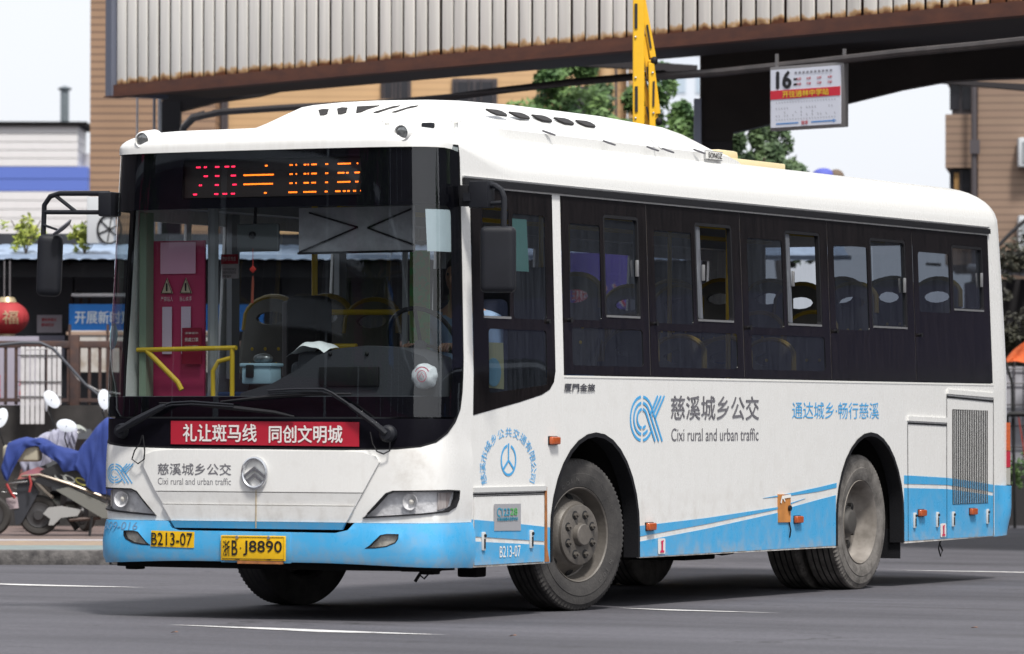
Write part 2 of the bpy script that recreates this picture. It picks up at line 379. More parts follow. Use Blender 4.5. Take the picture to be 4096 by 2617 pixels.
# bumper: blue, bulging towards the bottom
def bzb(u): return .328+.030*sstep(1.5, .4, abs(u))
blg = lambda u, z: .010+.022*sstep(.60, .52, z)-.024*sstep(.40, .31, z)
ctr = [(-.62, .600), (-.60, .572), (-.56, .560), (.56, .556), (.62, .566), (.66, .600)]
bump = [(-1.63, .327)]+[(u/10, bzb(u/10)) for u in range(-15, 16, 1)]+[(1.60, .323), (1.60, .6035), (.68, .6035)]+[(.64, .56), (.56, .542), (-.56, .546), (-.61, .56), (-.645, .6035)]+[(-1.63, .6035)]
fogR = [(.760, .450), (.79, .468), (.83, .505), (.86, .533), (.90, .541), (.975, .540), (.972, .51), (.955, .485), (.90, .462), (.83, .452)]
fogL = [(-x, z) for x, z in fogR][::-1]
pl = [(-.245, .350), (.25, .350), (.25, .536), (-.245, .536)]
sheet('bumper', bump, [fogR, fogL], blg, .03, BLUE, BUS)
sheet('bumper_skirt', [(-1.5, .312)]+[(u/10, .312) for u in range(-14, 15)]+[(1.5, .312), (1.5, .335)]+[(u/10, bzb(u/10)+.02) for u in range(14, -15, -1)], [], -.06, .02, DARK, BUS)
# centre hood panel: raised, split in slats, its foot blue
def trap(z0, z1):
    l = lambda z: -.585-(z-.56)*.62; r = lambda z: .60+(z-.56)*.62
    return [(l(z0), z0), (r(z0), z0), (r(z1), z1), (l(z1), z1)]
sheet('hood_panel', trap(.790, .99)[:2]+[(.85, .975), (.83, 1.01), (.74, 1.035), (.60, 1.043), (-.60, 1.045), (-.74, 1.036), (-.82, 1.01), (-.84, .975)], [], lambda u, z: .029, .02, WHITE, BUS)
for a, b, mm in ((.710, .784, WHITE), (.6065, .704, WHITE), (.562, .6045, BLUE)):
    sheet('hood_slat', trap(a, b), [], lambda u, z, a=a, b=b: .018+.010*(z-a)/(b-a), .02, mm, BUS, 'blue hood slat' if mm is BLUE else None)
sheet('hood_backing', trap(.558, .80), [], .006, .005, BLACK, BUS)
# --- left side wall: one skin, arches cut out, driver's window and window band as holes
def arch(Yc, r, zc, s=ul, n=16, zf=.33): return [(s(Yc-r), zf), (s(Yc-r), zc)]+[(s(Yc-r*math.cos(math.pi*i/n)), zc+r*math.sin(math.pi*i/n)) for i in range(1, n)]+[(s(Yc+r), zc), (s(Yc+r), zf)]
A1 = (2.325, .655, .50); A2 = (6.862, .634, .515)
sidebot = [(1.60, .325)]+[(u, z-.004) for u, z in arch(*A1)]+[(u, z-.008) for u, z in arch(*A2)]+[(UE, .338)]
dwin = [(ul(.617), 1.262), (ul(1.25), 1.345), (ul(1.55), 1.392), (ul(1.66), 1.425), (ul(1.72), 1.475), (ul(1.742), 1.545), (ul(1.742), 2.672), (ul(.600), 2.672)]
band = [(ul(1.860), 1.520), (ul(9.296), 1.520), (ul(9.270), 2.672), (ul(1.860), 2.672)]
hatch1 = [(ul(.625), .335), (ul(1.595), .335), (ul(1.595), .765), (ul(.625), .765)]
sidetop = [(UE, 2.75)]+[(ul(Y/4), zr(ul(Y/4))) for Y in range(34, 2, -1)]+[(1.60, zr(1.6))]
sheet('side_wall', sidebot+sidetop, [dwin, band, hatch1], 0, .02, WHITE, BUS, 'left side wall')
# right side wall
rs = lambda Y: vs(Y)
rtop = [(VE, 2.75)]+[(vs(Y/4), zr(vs(Y/4))) for Y in range(34, 2, -1)]+[(-1.63, zr(1.6))]
rb = [(-1.63, .325)]+[(vs(Y), z) for Y, z in ((.66, .33),)]+arch(*A1, s=vs)+arch(*A2, s=vs)+[(VE, .338)]
rwin = [[(vs(a), 1.54), (vs(b), 1.54), (vs(b), 2.50), (vs(a), 2.50)] for a, b in ((1.72, 3.05), (3.15, 4.55), (6.3, 7.7), (7.8, 9.15))]
rdoor = [[(vs(a), .62), (vs(b), .62), (vs(b), 2.50), (vs(a), 2.50)] for a, b in ((.66, 1.08), (1.14, 1.58), (4.75, 5.38), (5.46, 6.1))]
sheet('side_wall', rb+rtop, rwin+rdoor, 0, .02, WHITE, BUS, 'right side wall')
for a in rwin: sheet('far_side_window', a, [], -.012, 0, GL_FAR, BUS)
for a in rdoor: sheet('door_window', a, [], -.012, 0, GL_FAR, BUS)
# rear corners and rear face
UM = H[1][1][-1]-.002; VM = H[-1][1][-1]-.002
sheet('rear_panel', [(UE+.006, .345), (UM, .36), (UM, 2.12), (UM-.92, 2.12), (UM-.92, 2.62), (UM, 2.62), (UM, 2.75), (UE+.006, 2.75)], [], 0, .02, WHITE, BUS, d=.05)
sheet('rear_window', [(UM-.92, 2.12), (UM, 2.12), (UM, 2.62), (UM-.92, 2.62)], [], -.008, 0, GL_REAR, BUS); sheet('rear_window', [(-VM+.95, 2.12), (-VM, 2.12), (-VM, 2.62), (-VM+.95, 2.62)], [], -.008, 0, GL_REAR, BUS)
sheet('rear_panel', [(VE-.006, .345), (-VM, .36), (-VM, 2.12), (-VM+.95, 2.12), (-VM+.95, 2.62), (-VM, 2.62), (-VM, 2.75), (VE-.006, 2.75)], [], 0, .02, WHITE, BUS, d=.08)
sheet('rear_bumper', [(UE+.010, .335), (UE+.2, .34), (UE+.5, .345), (UM, .36), (UM, .72), (UE+.3, .726), (UE+.010, .735)], [], lambda u, z: .004+.035*sstep(UE+.1, UE+.3, u)*sstep(.345, .55, z), .02, BLUE, BUS, d=.04)
for a, b, mm, lb in ((1.0, 1.22, ORG, 'amber tail lamp'), (.87, .995, mat('red_lens', (.35, .01, .03), .2, coat=.5), 'red tail lamp'), (.735, .865, mat('clear_lens', (.3, .29, .26), .25), 'clear reversing lamp')):
    sheet('tail_lamp', [(UE+.30, a), (UE+.52, a), (UE+.52, b), (UE+.30, b)], [], .030, .05, mm, BUS, lb, d=.05)
# --- roof
mb = MB(); uu = [i*.08 for i in range(-int(VM/.08), int(UM/.08)+1)]; uu = [-VM]+uu+[UM]
def roofpt(u, th):
    a = min(abs(u), 1.6)
    b = S(u, zr(u), .016*sstep(1.5, 1.15, abs(u))); c = 1-math.cos(th)
    x = b[0]*(1-.36*c/1.19); y = .16*c+b[1]*(9.74-.16*c-.42*c)/9.74
    return (x, y, zr(u)+(3.045-zr(u))*math.sin(th)**.9)
rings = [[Vector(roofpt(u, 0))-Vector((0, 0, .03)) for u in uu]]+[[Vector(roofpt(u, rad(t))) for u in uu] for t in (0, 8, 18, 28, 38, 48, 58, 68, 79, 90)]
last = rings[-1]
for k in (.8, .5, .2, 0): rings.append([Vector((p.x*k, 4.9+(p.y-4.9)*(.93+.07*k) if k else 4.9+(p.y-4.9)*.93, 3.045+.03*(1-k))) for p in last])
n = len(uu); P = [p for r in rings for p in r]
me = bpy.data.meshes.new('roof'); me.from_pydata(P, [], [(i*n+j, i*n+j+1, (i+1)*n+j+1, (i+1)*n+j) for i in range(len(rings)-1) for j in range(n-1)])
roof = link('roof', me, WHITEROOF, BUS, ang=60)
sheet('drip_rail', [(ul(.50), 2.683), (ul(9.30), 2.683), (ul(9.30), 2.722), (ul(.50), 2.722)], [], .022, .022, RUB, BUS)
sheet('rail_strip', [(ul(.50), 2.727), (ul(9.30), 2.727), (ul(9.30), 2.738), (ul(.50), 2.738)], [], .014, .014, TRIM, BUS)
# roof marker lamps on the header
for u in (-.95, .993):
    x, y, z = S(u, 2.985, -.01); lm = MB().lathe([(.0, -.16), (.075, -.12), (.062, -.02), (.055, .02), (.047, .028), (.044, .018)], 24, Matrix.Translation((x, y, z)) @ Matrix.Rotation(rad(-90), 4, 'Z')).obj('roof_lamp', WHITEROOF, BUS)
    MB().lathe([(.044, .016), (.03, .022), (0, .024)], 20, Matrix.Translation((x, y, z)) @ Matrix.Rotation(rad(-90), 4, 'Z')).obj('lens', mat('lamp_glass', (.35, .36, .36), .1, .6, var=.5, vscale=60), lm)
# air conditioning pod
st = [(1.30, .90, .80, 3.055), (1.34, .93, .70, 3.12), (1.43, .95, .58, 3.21), (1.53, .95, .50, 3.275), (1.75, .955, .53, 3.29), (2.3, .955, .62, 3.292), (3.4, .955, .64, 3.29), (4.4, .95, .63, 3.268), (4.75, .94, .62, 3.235), (4.98, .93, .60, 3.17), (5.12, .92, .59, 3.11), (5.2, .91, .58, 3.05)]
rows = []
for Y, wb, wt, zt in st:
    h = zt-3.03; half = [(wb+.0, 3.0), (wb, 3.03+min(.05, h*.3)), (wb-.03, 3.03+min(.075, h*.42)), (wt+(wb-wt)*.45, 3.03+h*.72), (wt+.05, 3.03+h*.95), (wt-.04, zt), (wt*.5, zt+.012), (0, zt+.016)]
    rows.append([(x, Y, z) for x, z in half]+[(-x, Y, z) for x, z in half[-2::-1]])
n = len(rows[0]); pod = MB(); pod.add([p for r in rows for p in r], [(i*n+j, i*n+j+1, (i+1)*n+j+1, (i+1)*n+j) for i in range(len(rows)-1) for j in range(n-1)]+[tuple(range(n)), tuple(range((len(rows)-1)*n, len(rows)*n))])
POD = pod.obj('air_conditioner_pod', WHITEROOF, BUS, ang=50)
GRM = mat('vent_mesh', (.035, .030, .030), .7, col2=(.01, .01, .01), vscale=120)
def podfront(x, t, o=0):      # front slope: t=0 bottom, 1 top
    Y = 1.34+.19*t; z = 3.12+(.09*(Y-1.34)/.09 if Y < 1.43 else .09+.065*(Y-1.43)/.10)+.016*max(.25, 1-abs(x)/.5); return (x, Y-.75*(o-.008), z+.65*(o-.008))
def podfront_(x, t, o=0):
    Y = 1.335+(1.53-1.335)*t; z = 3.12+(3.275-3.12)*t; return (x, Y-.7*o, z+.7*o+.002)
def capsule(x0, t0, x1, t1, w): 
    a = math.atan2(t1-t0, x1-x0); L = math.hypot(x1-x0, t1-t0); q = arc(L, 0, w, -90, 90, 5)+arc(0, 0, w, 90, 270, 5)
    return [(x0+p*math.cos(a)-q_*math.sin(a), t0+p*math.sin(a)+q_*math.cos(a)) for p, q_ in q]
def podsheet(nm, poly, mp, o, m, par):
    me = bpy.data.meshes.new(nm); n = len(poly); me.from_pydata([mp(a, b, o) for a, b in poly]+[mp(a, b, o-.012) for a, b in poly], [], [tuple(range(n))]+[(i, (i+1) % n, n+(i+1) % n, n+i) for i in range(n)]); return link(nm, me, m, par)
for k, q in enumerate(([(-.335, .30), (-.375, .78), (-.345, .86), (-.30, .80), (-.285, .36), (-.305, .28)], [(-.205, .30), (-.24, .80), (-.21, .90), (-.165, .82), (-.15, .38), (-.175, .29)], [(-.075, .32), (-.10, .88), (.06, .90), (-.04, .36)], [(.05, .30), (.16, .80), (.21, .90), (.20, .76), (.08, .28)], [(.18, .32), (.29, .82), (.34, .92), (.33, .76), (.21, .30)])):
    f_ = podsheet('pod_vent', [(x*1.02, (t-.55)*.55+.50) for x, t in q], podfront, .016, GRM, POD)
def podside(Y, t, o=0):
    h = 3.29-3.03; x = .955-.03-(.925-.785)*t; z = 3.105+(3.217-3.105)*t; return (x+.6*o, Y, z+.8*o)
for k in range(5):
    y0 = 1.52+k*.320
    podsheet('pod_vent', [(y0, .90), (y0+.03, .72), (y0+.08, .60), (y0+.215, .60), (y0+.235, .72), (y0+.21, .86), (y0+.16, .92)], podside, .014, GRM, POD)
strokes('pod_seam', [([(3.55, 1.0), (3.63, .55), (3.68, .0), (3.68, -.6)], .012, False)], RUB, POD, podside, .022)
for yy, tt in ((2.02, -.15), (2.85, -.35), (3.5, -.4), (3.74, -.4), (4.3, -.2)): podsheet('pod_clip', [(yy, tt), (yy+.09, tt-.10), (yy+.13, tt-.22), (yy+.05, tt-.12)], podside, .020, GREYDECAL, POD)
BEIGE = mat('beige_plastic', (.66, .55, .33), .5)
MB().bbox((.42, 5.75, 3.115), (.30, .32, .11), .03).obj('roof_hatch', BEIGE, BUS); MB().bbox((.42, 6.1, 3.085), (.42, 1.0, .05), .012).obj('roof_hatch', BEIGE, BUS, 'flat beige roof hatch')
for x, y in ((.62, .55), (1.0, .75)): MB().tube([(x, y, 3.02), (x, y, 3.075), (x, y, 3.078), (x, y, 3.09)], [.016, .014, .034, .034], 12).obj('roof_stud', WHITEROOF, BUS)
MB().bbox((.85, .66, 3.06), (.075, .05, .035), .01).obj('roof_aerial', PLAST, BUS)
def podlow(Y, z, o=0): return (.957+o, Y, z)
# maker's plate on the pod
podsheet('maker_plate', [(4.50, 3.035), (4.78, 3.035), (4.78, 3.098), (4.50, 3.098)], podlow, .006, TRIM, POD); podsheet('maker_plate', [(4.505, 3.04), (4.775, 3.04), (4.775, 3.093), (4.505, 3.093)], podlow, .009, WHITEDECAL, POD)
text('SONGZ', (4.53, 3.048, 4.755, 3.085), INK, POD, podlow, .013, .01)
# --- glazed mask: black frit, lower black panel, windscreen glass
main = rrect(-1.475, 1.375, 1.36, 2.545, .06); led = rrect(-.615, 2.605, .705, 2.85, .01, 1)
main = [(max(u, -1.43), z) for u, z in main]
upper = [(-1.465, 1.250), (1.415, 1.250), (1.452, 1.33), (1.468, 1.42), (1.479, 1.6), (1.477, 2.25), (1.467, 2.85), (1.452, 2.920), (-1.470, 2.920), (-1.480, 2.85), (-1.482, 2.0), (-1.465, 1.30)]
sheet('windscreen_frit', upper, [main, led], -.004, .004, FRIT, BUS)
lower = [p for p in mask if p[1] < 1.235]; lower = [(u*.997, z+.002) for u, z in lower]; 
lower = sorted([p for p in lower], key=lambda p: p[0]); lower = lower+[(1.40, 1.240), (-1.452, 1.240)]
sheet('lower_mask_panel', lower, [], -.002, .02, FRIT, BUS)
sheet('windscreen', upper, [], .004, 0, GL_FRONT, BUS, d=.05)
sheet('windscreen_seal', grow(mask, 0.0), [grow(mask, -.012)], .004, .02, RUB, BUS)
sheet('windscreen_edge', [(-1.50, 1.26), (-1.478, 1.26), (-1.490, 2.90), (-1.512, 2.90)], [], .014, .02, TRIM, BUS)
# red banner sticker and its lettering
sheet('banner_sticker', [(-.627, 1.080), (.709, 1.070), (.709, 1.219), (-.627, 1.225)], [], .006, .003, RED, BUS)
WL = mat('white_lettering', (.72, .68, .66), .5)
text('礼让斑马线', (-.535, 1.097, .0, 1.205), WL, BUS, off=.009, bold=.02); text('同创文明城', (.085, 1.092, .60, 1.198), WL, BUS, off=.009, bold=.02)
# front lettering and logo
def logo(u0, z0, u1, z1, parent, off):
    X = lambda p: (u0+(p[0]+1)/2.9*(u1-u0), z0+(p[1]+1)/2*(z1-z0)); ps = []
    sw = (z1-z0)/2*.125
    for k, R in enumerate((.95, .68, .41)):
        ps.append(([X((-.07+R*.93*math.cos(rad(a)) if 0 else R*math.cos(rad(a))-.0, R*math.sin(rad(a)))) for a in range(96, 265, 8)], sw, False))
        top = [(R*math.cos(rad(a)), R*math.sin(rad(a))) for a in range(84, 31, -6)]; e = top[-1]; dx = (e[1]+1)*.62
        ps.append(([X(p) for p in top]+[X((e[0]+dx*.02, e[1]-.02)), X((e[0]+dx, -1))], sw, False))
        s = 100; q = [(R*math.cos(rad(a)), R*math.sin(rad(a))) for a in range(276, 276+(52 if k == 0 else 40), 6)]
        ps.append(([X(p) for p in q], sw, False))
    for k in range(3): ps.append(([X((.62+k*.27-.0, .05+k*.0)), X((1.27+k*.27, 1))], sw, False)) if 0 else ps.append(([X((.66+k*.2, .18-k*.13+(.1 if k else 0))), X((1.30+k*.28, 1))], sw, False))
    for x in (-.18,): pass
    return strokes('logo', ps, BLUEDECAL, parent, S, off, .05, 'blue round and crossed stripe emblem')
logo(-1.155, .833, -.905, .957, BUS, .0138)
text('慈溪城乡公交', (-.707, .890, -.170, .962), GREYDECAL, BUS, off=.0298, bold=.004); text('Cixi rural and urban traffic', (-.707, .828, -.172, .871), GREYDECAL, BUS, off=.0298)
text('B09-016', (-1.17, .545, -.87, .592), mat('worn_print', (.10, .20, .33), .6), BUS, surf=lambda u, z, o=0: S(u, z, blg(u, z)+o), off=.003)
# badge
CHROME = mat('badge_chrome', (.66, .67, .69), .22, .92)
bd = MB().lathe([(.086, .0), (.094, .012), (.092, .022), (.084, .026), (.077, .02), (.075, .0)], 48, Matrix.Translation(S(.005, .906, .03)) @ Matrix.Rotation(rad(-90), 4, 'Z') @ Matrix.Scale(1.08, 4, (0, 0, 1))).obj('badge', CHROME, BUS)
for dz in (0, -.042):
    hw = .074 if dz == 0 else .060; w_ = [(-hw, -.025+dz*.8), (0, .028+dz), (hw, -.025+dz*.8), (hw-.004, -.045+dz*.8), (0, .006+dz), (-hw+.004, -.045+dz*.8)]
    x, y, z = S(.005, .906, .03); MB().prism([(a, b+.012) for a, b in w_], .016, Matrix.Translation((x, y-.020, z))).obj('badge_chevron', CHROME, bd)
sheet('rust_run', [(.004, .565), (.011, .565), (.010, .80), (.005, .80)], [], .031, .002, mat('rust_run', (.55, .43, .25), .8, var=.4, vscale=40), BUS)
# stickers and plate
sheet('fleet_sticker', [(-.757, .443), (-.436, .438), (-.434, .537), (-.755, .542)], [], lambda u, z: blg(u, z)+.003, .003, PLY, BUS)
text('B213-07', (-.75, .452, -.445, .530), INK, BUS, surf=lambda u, z, o=0: S(u, z, blg(u, z)+o), off=.006, bold=.006)
plt = MB().bbox((0, 0, 0), (.46, .012, .155), .006, 2).obj('number_plate', PLY, BUS, loc=S(0, .443, .048))
sheet('plate_recess', rrect(-.25, .352, .255, .540, .01, 2), [], lambda u, z: blg(u, z)+.003, .01, BLUE, BUS)
strokes('plate_border', [([(-.219, -.067), (.219, -.067), (.219, .067), (-.219, .067)], .004, True)], INK, plt, flat, .0085)
text('浙', (-.212, -.05, -.162, .045), INK, plt, flat, .0085, .01); text('B', (-.150, -.045, -.108, .046), INK, plt, flat, .0085, .012); text('·', (-.092, -.006, -.082, .004), INK, plt, flat, .0085); text('J8890', (-.068, -.045, .208, .046), INK, plt, flat, .0085, .012)
for x in (-.11, .115):
    MB().tube([(x, -.006, .066), (x, -.016, .066)], .010, 10).obj('bolt', TRIM, plt); MB().box((x, -.007, -.068), (.028, .004, .007)).obj('clip', INK, plt)
MB().box((.05, .0, -.088), (.32, .014, .016)).obj('rust_strip', RUST, plt)
# headlights
CHR = mat('reflector', (.90, .90, .92), .3, .1, var=.30, vscale=28, bump=.8, bscale=30); HOUS = mat('lamp_housing', (.82, .82, .84), .35, .05, col2=(.56, .56, .58), vscale=11, lo=.3, hi=.6, bump=1, bscale=26)
for q, sg in ((hlR, 1), (hlL, -1)):
    hl = sheet('headlight', grow(q, -.001), [grow(q, -.009)], .014, .05, RUB, BUS)
    sheet('reflector', q, [], -.030, .01, HOUS, hl)
    sheet('lens', grow(q, -.008), [], .010, 0, GL_LENS, hl, d=.04)
    for u, r in ((1.05, .050),):
        u -= .03*(sg < 0)
        x, y, z = S(sg*u, .735, -.020); MB().lathe([(r, .035), (r*.93, .02), (r*.6, .0), (r*.25, -.008), (0, -.01)], 20, Matrix.Translation((x, y, z)) @ Matrix.Rotation(rad(-90 if u < 1.1 else -90+sg*25), 4, 'Z')).obj('reflector_bowl', CHR, hl)
        MB().ball((x, y-.012, z), .016).obj('bulb', mat('bulb', (.7, .68, .62), .1, .1), hl)
    sheet('turn_lamp', [(sg*a, b) for a, b in ((1.235, .685), (1.33, .70), (1.385, .79), (1.24, .79))][::sg], [], -.018, .01, mat('lamp_fluted', (.70, .66, .64), .25, .1, col2=(.28, .22, .21), vscale=50, stretch=(1, 1, .1)), hl)
for q in (fogR, fogL):
    fl = sheet('fog_light', q, [grow(q, -.006)], lambda u, z: blg(u, z)+.002, .04, RUB, BUS); sheet('reflector', q, [], .012, .01, mat('fog_reflector', (.75, .72, .64), .3, .05, var=.6, vscale=22), fl); sheet('lens', grow(q, -.006), [], lambda u, z: blg(u, z)-.002, 0, GL_LENS, fl)
# --- left side details
bl = [(.590, .630)]; 
def wavepoly(a, b): return [(ul(Y), z) for Y, z in a]+[(ul(Y), z) for Y, z in b[::-1]]
decs = [
 ([(.600, .330), (1.064, .330)], [(.600, .486), (1.064, .464)]), ([(.600, .517), (1.668, .463)], [(.600, .622), (1.061, .595), (1.668, .552)]),
 ([(1.064, .330), (1.668, .330)], [(1.064, .464), (1.668, .439)]),
 ([(2.985, .3325), (6.226, .335)], [(2.985, .434), (4.015, .498), (5.191, .586), (5.409, .620), (5.85, .663), (6.226, .697)]),
 ([(2.985, .468), (4.015, .530), (5.191, .611), (5.685, .681)], [(2.985, .537), (4.015, .571), (5.191, .626), (5.685, .682)]),
 ([(4.957, .692), (5.424, .704), (5.9, .726), (6.240, .752)], [(4.957, .693), (5.439, .722), (5.9, .756), (6.240, .785)]),
 ([(7.500, .340), (9.300, .342)], [(7.500, .734), (8.344, .716), (9.283, .653), (9.300, .653)]),
 ([(7.500, .765), (8.344, .747), (9.283, .680), (9.300, .668)], [(7.500, .828), (8.344, .801), (9.283, .738), (9.300, .736)])]
# the decal of the front end is laid on the hatch below; here only the strips beside it
def dsh(lo_, hi_, off=.003, par=BUS): 
    return sheet('paint_stripe', wavepoly(lo_, hi_), [], off, .002, BLUE, par, d=.3)
for lo_, hi_ in decs[3:]: dsh(lo_, hi_)
sheet('paint_stripe', [(ul(.600), .330), (ul(.620), .330), (ul(.620), .62), (ul(.600), .622)], [], .003, .002, BLUE, BUS)
sheet('paint_stripe', [(ul(1.60), .330), (ul(1.668), .330), (ul(1.668), .552), (ul(1.60), .557)], [], .003, .002, BLUE, BUS)
sheet('paint_stripe', [(ul(9.283), .653), (ul(9.300), .653), (ul(9.300), .736), (ul(9.283), .738)], [], .0032, .002, BLUE, BUS)
# front hatch
ht = sheet('service_hatch', [(ul(.632), .338), (ul(1.586), .338), (ul(1.586), .760), (ul(.632), .760)], [], .001, .02, WHITE, BUS)
sheet('hatch_hinge', [(ul(.620), .787), (ul(1.60), .787), (ul(1.60), .817), (ul(.620), .817)], [], .014, .014, TRIML, ht, d=.3)
sheet('hatch_gasket', [(ul(.620), .770), (ul(1.59), .770), (ul(1.59), .778), (ul(.620), .778)], [], .006, .014, RUB, ht, d=.3)
for a, b in ((.338, .485), (.517, .62)):
    q = [(.634, a), (1.584, a), (1.584, .443 if b < .5 else .558), (.634, b)] if b < .5 else [(.634, .516), (1.584, .467), (1.584, .558), (1.06, .595), (.634, .619)]
    sheet('paint_stripe', [(ul(Y), z) for Y, z in q], [], .005, .002, BLUE, ht, d=.3)
sheet('primer_edge', [(ul(1.592), .335), (ul(1.655), .335), (ul(1.625), .42), (ul(1.618), .81), (ul(1.592), .81)], [], .0075, .004, RUST, BUS)
sheet('notice_sticker', [(ul(.892), .546), (ul(1.252), .540), (ul(1.252), .709), (ul(.892), .712)], [], .0085, .002, mat('silver_sticker', (.42, .42, .44), .5, .3), ht, d=.3)
text('123', (ul(.985), .638, ul(1.095), .682), mat('teal_print', (.03, .28, .42), .5), ht, off=.011, bold=.02); text('28', (ul(1.10), .640, ul(1.20), .682), mat('green_print', (.10, .38, .12), .5), ht, off=.011, bold=.02)
strokes('emblem', [([(ul(.955+.028*math.cos(a/4)), .66+.024*math.sin(a/4)) for a in range(2, 22)], .009, False)], MAT['teal_print'], ht, S, .011)
text('交通运输服务监督电话', (ul(.925), .606, ul(1.205), .628), MAT['teal_print'], ht, off=.011, bold=.01)
text('B213-07', (ul(.964), .378, ul(1.248), .449), WHITEDECAL, ht, off=.0085)
def latch(Y, z, par=BUS):
    l = MB().bbox((0, 0, 0), (.016, .040, .115), .007).obj('latch', TRIML, par, loc=S(ul(Y), z, .010)); MB().box((.009, 0, -.015), (.004, .018, .06)).obj('latch_slot', BLACK, l); MB().tube([(.008, 0, .035), (.018, 0, .035)], .010, 10).obj('lock', RUB, l); return l
for Y in (.744, 1.395): latch(Y, .484)
for Y, z in ((7.688, .490), (8.134, .488), (8.451, .486), (9.154, .494)): latch(Y, z)
for Y, z in ((1.706, 1.103), (3.126, .530), (5.535, .534), (7.821, .543), (8.845, .537)):
    s_ = MB().bbox((0, 0, 0), (.035, .115, .050), .012, 3).obj('side_marker_lamp', ORG, BUS, loc=S(ul(Y), z, .016)); MB().bbox((0, 0, 0), (.012, .125, .058), .005).obj('lamp_base', RUB, s_, loc=(-.014, 0, 0))
def jack(Y, z):
    p = sheet('jack_point_sticker', rrect(ul(Y-.055), z-.052, ul(Y+.055), z+.052, .012, 2), [], .008, .002, WL, BUS)
    strokes('jack_symbol', [([(ul(Y-.03), z-.035), (ul(Y+.03), z-.035)], .014, False), ([(ul(Y), z-.03), (ul(Y), z+.03)], .024, False), ([(ul(Y-.02), z+.03), (ul(Y+.02), z+.036)], .010, False)], mat('sticker_red', (.60, .03, .10), .5), p, S, .012)
jack(3.308, .396); jack(8.256, .405)
# fuel flap
ff = sheet('fuel_flap', [(ul(5.205), .520), (ul(5.408), .518), (ul(5.406), .712), (ul(5.205), .717)], [], .012, .012, mat('orange_primer', (.62, .25, .06), .7, var=.3, vscale=8), BUS, d=.2)
MB().tube([(0, 0, 0), (.014, 0, 0)], .020, 12).obj('lock', RUB, ff, loc=S(ul(5.375), .617, .014)); strokes('flap_wear', [([(ul(5.23), .655), (ul(5.25), .695), (ul(5.40), .703)], .022, False), ([(ul(5.27), .69), (ul(5.30), .665)], .012, False)], WHITEDECAL, ff, S, .017)
MB().tube([S(ul(5.385), .52, .01), S(ul(5.39), .46, .02), S(ul(5.388), .41, .012)], .005, 6).obj('flap_chain', DARK, BUS)
# lettering on the side
text('厦門金旅', (ul(1.858), 1.418, ul(2.305), 1.468), mat('chrome_letter', (.16, .16, .18), .25, .5), BUS, off=.005, bold=.02)
logo(ul(2.831), 1.093, ul(3.355), 1.396, BUS, .003)
text('慈溪城乡公交', (ul(3.458), 1.238, ul(4.885), 1.400), GREYDECAL, BUS, off=.003, bold=.006); text('Cixi rural and urban traffic', (ul(3.466), 1.094, ul(4.878), 1.180), GREYDECAL, BUS, off=.003)
text('通达城乡·畅行慈溪', (ul(5.455), 1.246, ul(7.02), 1.365), BLUEDECAL, BUS, off=.003, bold=-.004)
cu, cz_ = ul(1.093), .93
ringt = '慈溪市城乡公共交通有限公司'
for i, ch in enumerate(ringt):
    a = rad(196-i*212/12); P, Fs = text_mesh(ch, .01); cxm = .45
    ca, sa = math.cos(a-math.pi/2), math.sin(a-math.pi/2)
    Q = [((p[0]-.5)*.066*1.15, (p[1]-.35)*.066) for p in P]
    Q = [(cu+math.cos(a)*.345*1.0+(q[0]*ca-q[1]*sa)*1.25, cz_+math.sin(a)*.225+(q[0]*sa+q[1]*ca)) for q in Q]
    me = bpy.data.meshes.new('lettering'); me.from_pydata([S(x, z, .003) for x, z in Q], [], Fs); link('lettering', me, BLUEDECAL, BUS)
E2 = [(cu+.098*math.cos(rad(a)), .983+.092*math.sin(rad(a))) for a in range(101, 440, 10)]
strokes('emblem', [(E2, .016, False), ([(cu, 1.088), (cu, .983), (cu+.075, .925)], .016, False), ([(cu, .983), (cu-.075, .925)], .016, False)], BLUEDECAL, BUS, S, .003, label='blue steering wheel emblem')
# rear hatches, grille
def groove(pts, m=RUB, w_=.007): return strokes('panel_gap', [([(ul(Y), z) for Y, z in pts], w_, False)], m, BUS, S, .0045, .3)
groove([(7.575, .340), (7.565, 1.215)]); groove([(8.335, .340), (8.335, 1.44)]); groove([(9.292, .345), (9.292, 1.40)]); groove([(7.575, 1.215), (8.33, 1.20)], w_=.012); groove([(8.34, 1.415), (9.29, 1.385)], w_=.014)
groove([(1.56+.30, 1.512), (9.30, 1.512)], m=WHITEDECAL, w_=.008)
sheet('hatch_hinge', [(ul(7.56), 1.233), (ul(8.335), 1.218), (ul(8.335), 1.255), (ul(7.56), 1.267)], [], .014, .014, WHITE, BUS, d=.3)
sheet('hatch_hinge', [(ul(8.34), 1.437), (ul(9.293), 1.412), (ul(9.293), 1.448), (ul(8.34), 1.472)], [], .014, .014, WHITE, BUS, d=.3)
gb = sheet('grille_recess', [(ul(8.45), .598), (ul(9.175), .598), (ul(9.175), 1.312), (ul(8.45), 1.320)], [], .0055, .002, BLACK, BUS, d=.3)
for k in range(20):
    Y = 8.462+k*.0367
    sheet('grille_slat', [(ul(Y+.006), .600), (ul(Y+.0145), .600), (ul(Y+.0145), 1.312), (ul(Y+.006), 1.313)], [], .0070, .001, WHITE, BUS, d=.5)
for k in range(20):
    Y = 8.462+k*.0367; f = (Y-8.344)/.94
    for lo_, hi_ in ((.600, .716-.063*f), (.747-.067*f, .801-.063*f)):
        if k < 20: sheet('grille_slat_paint', [(ul(Y+.006), lo_), (ul(Y+.0145), lo_), (ul(Y+.0145), hi_), (ul(Y+.006), hi_)], [], .0085, .001, BLUE, BUS, d=.5)
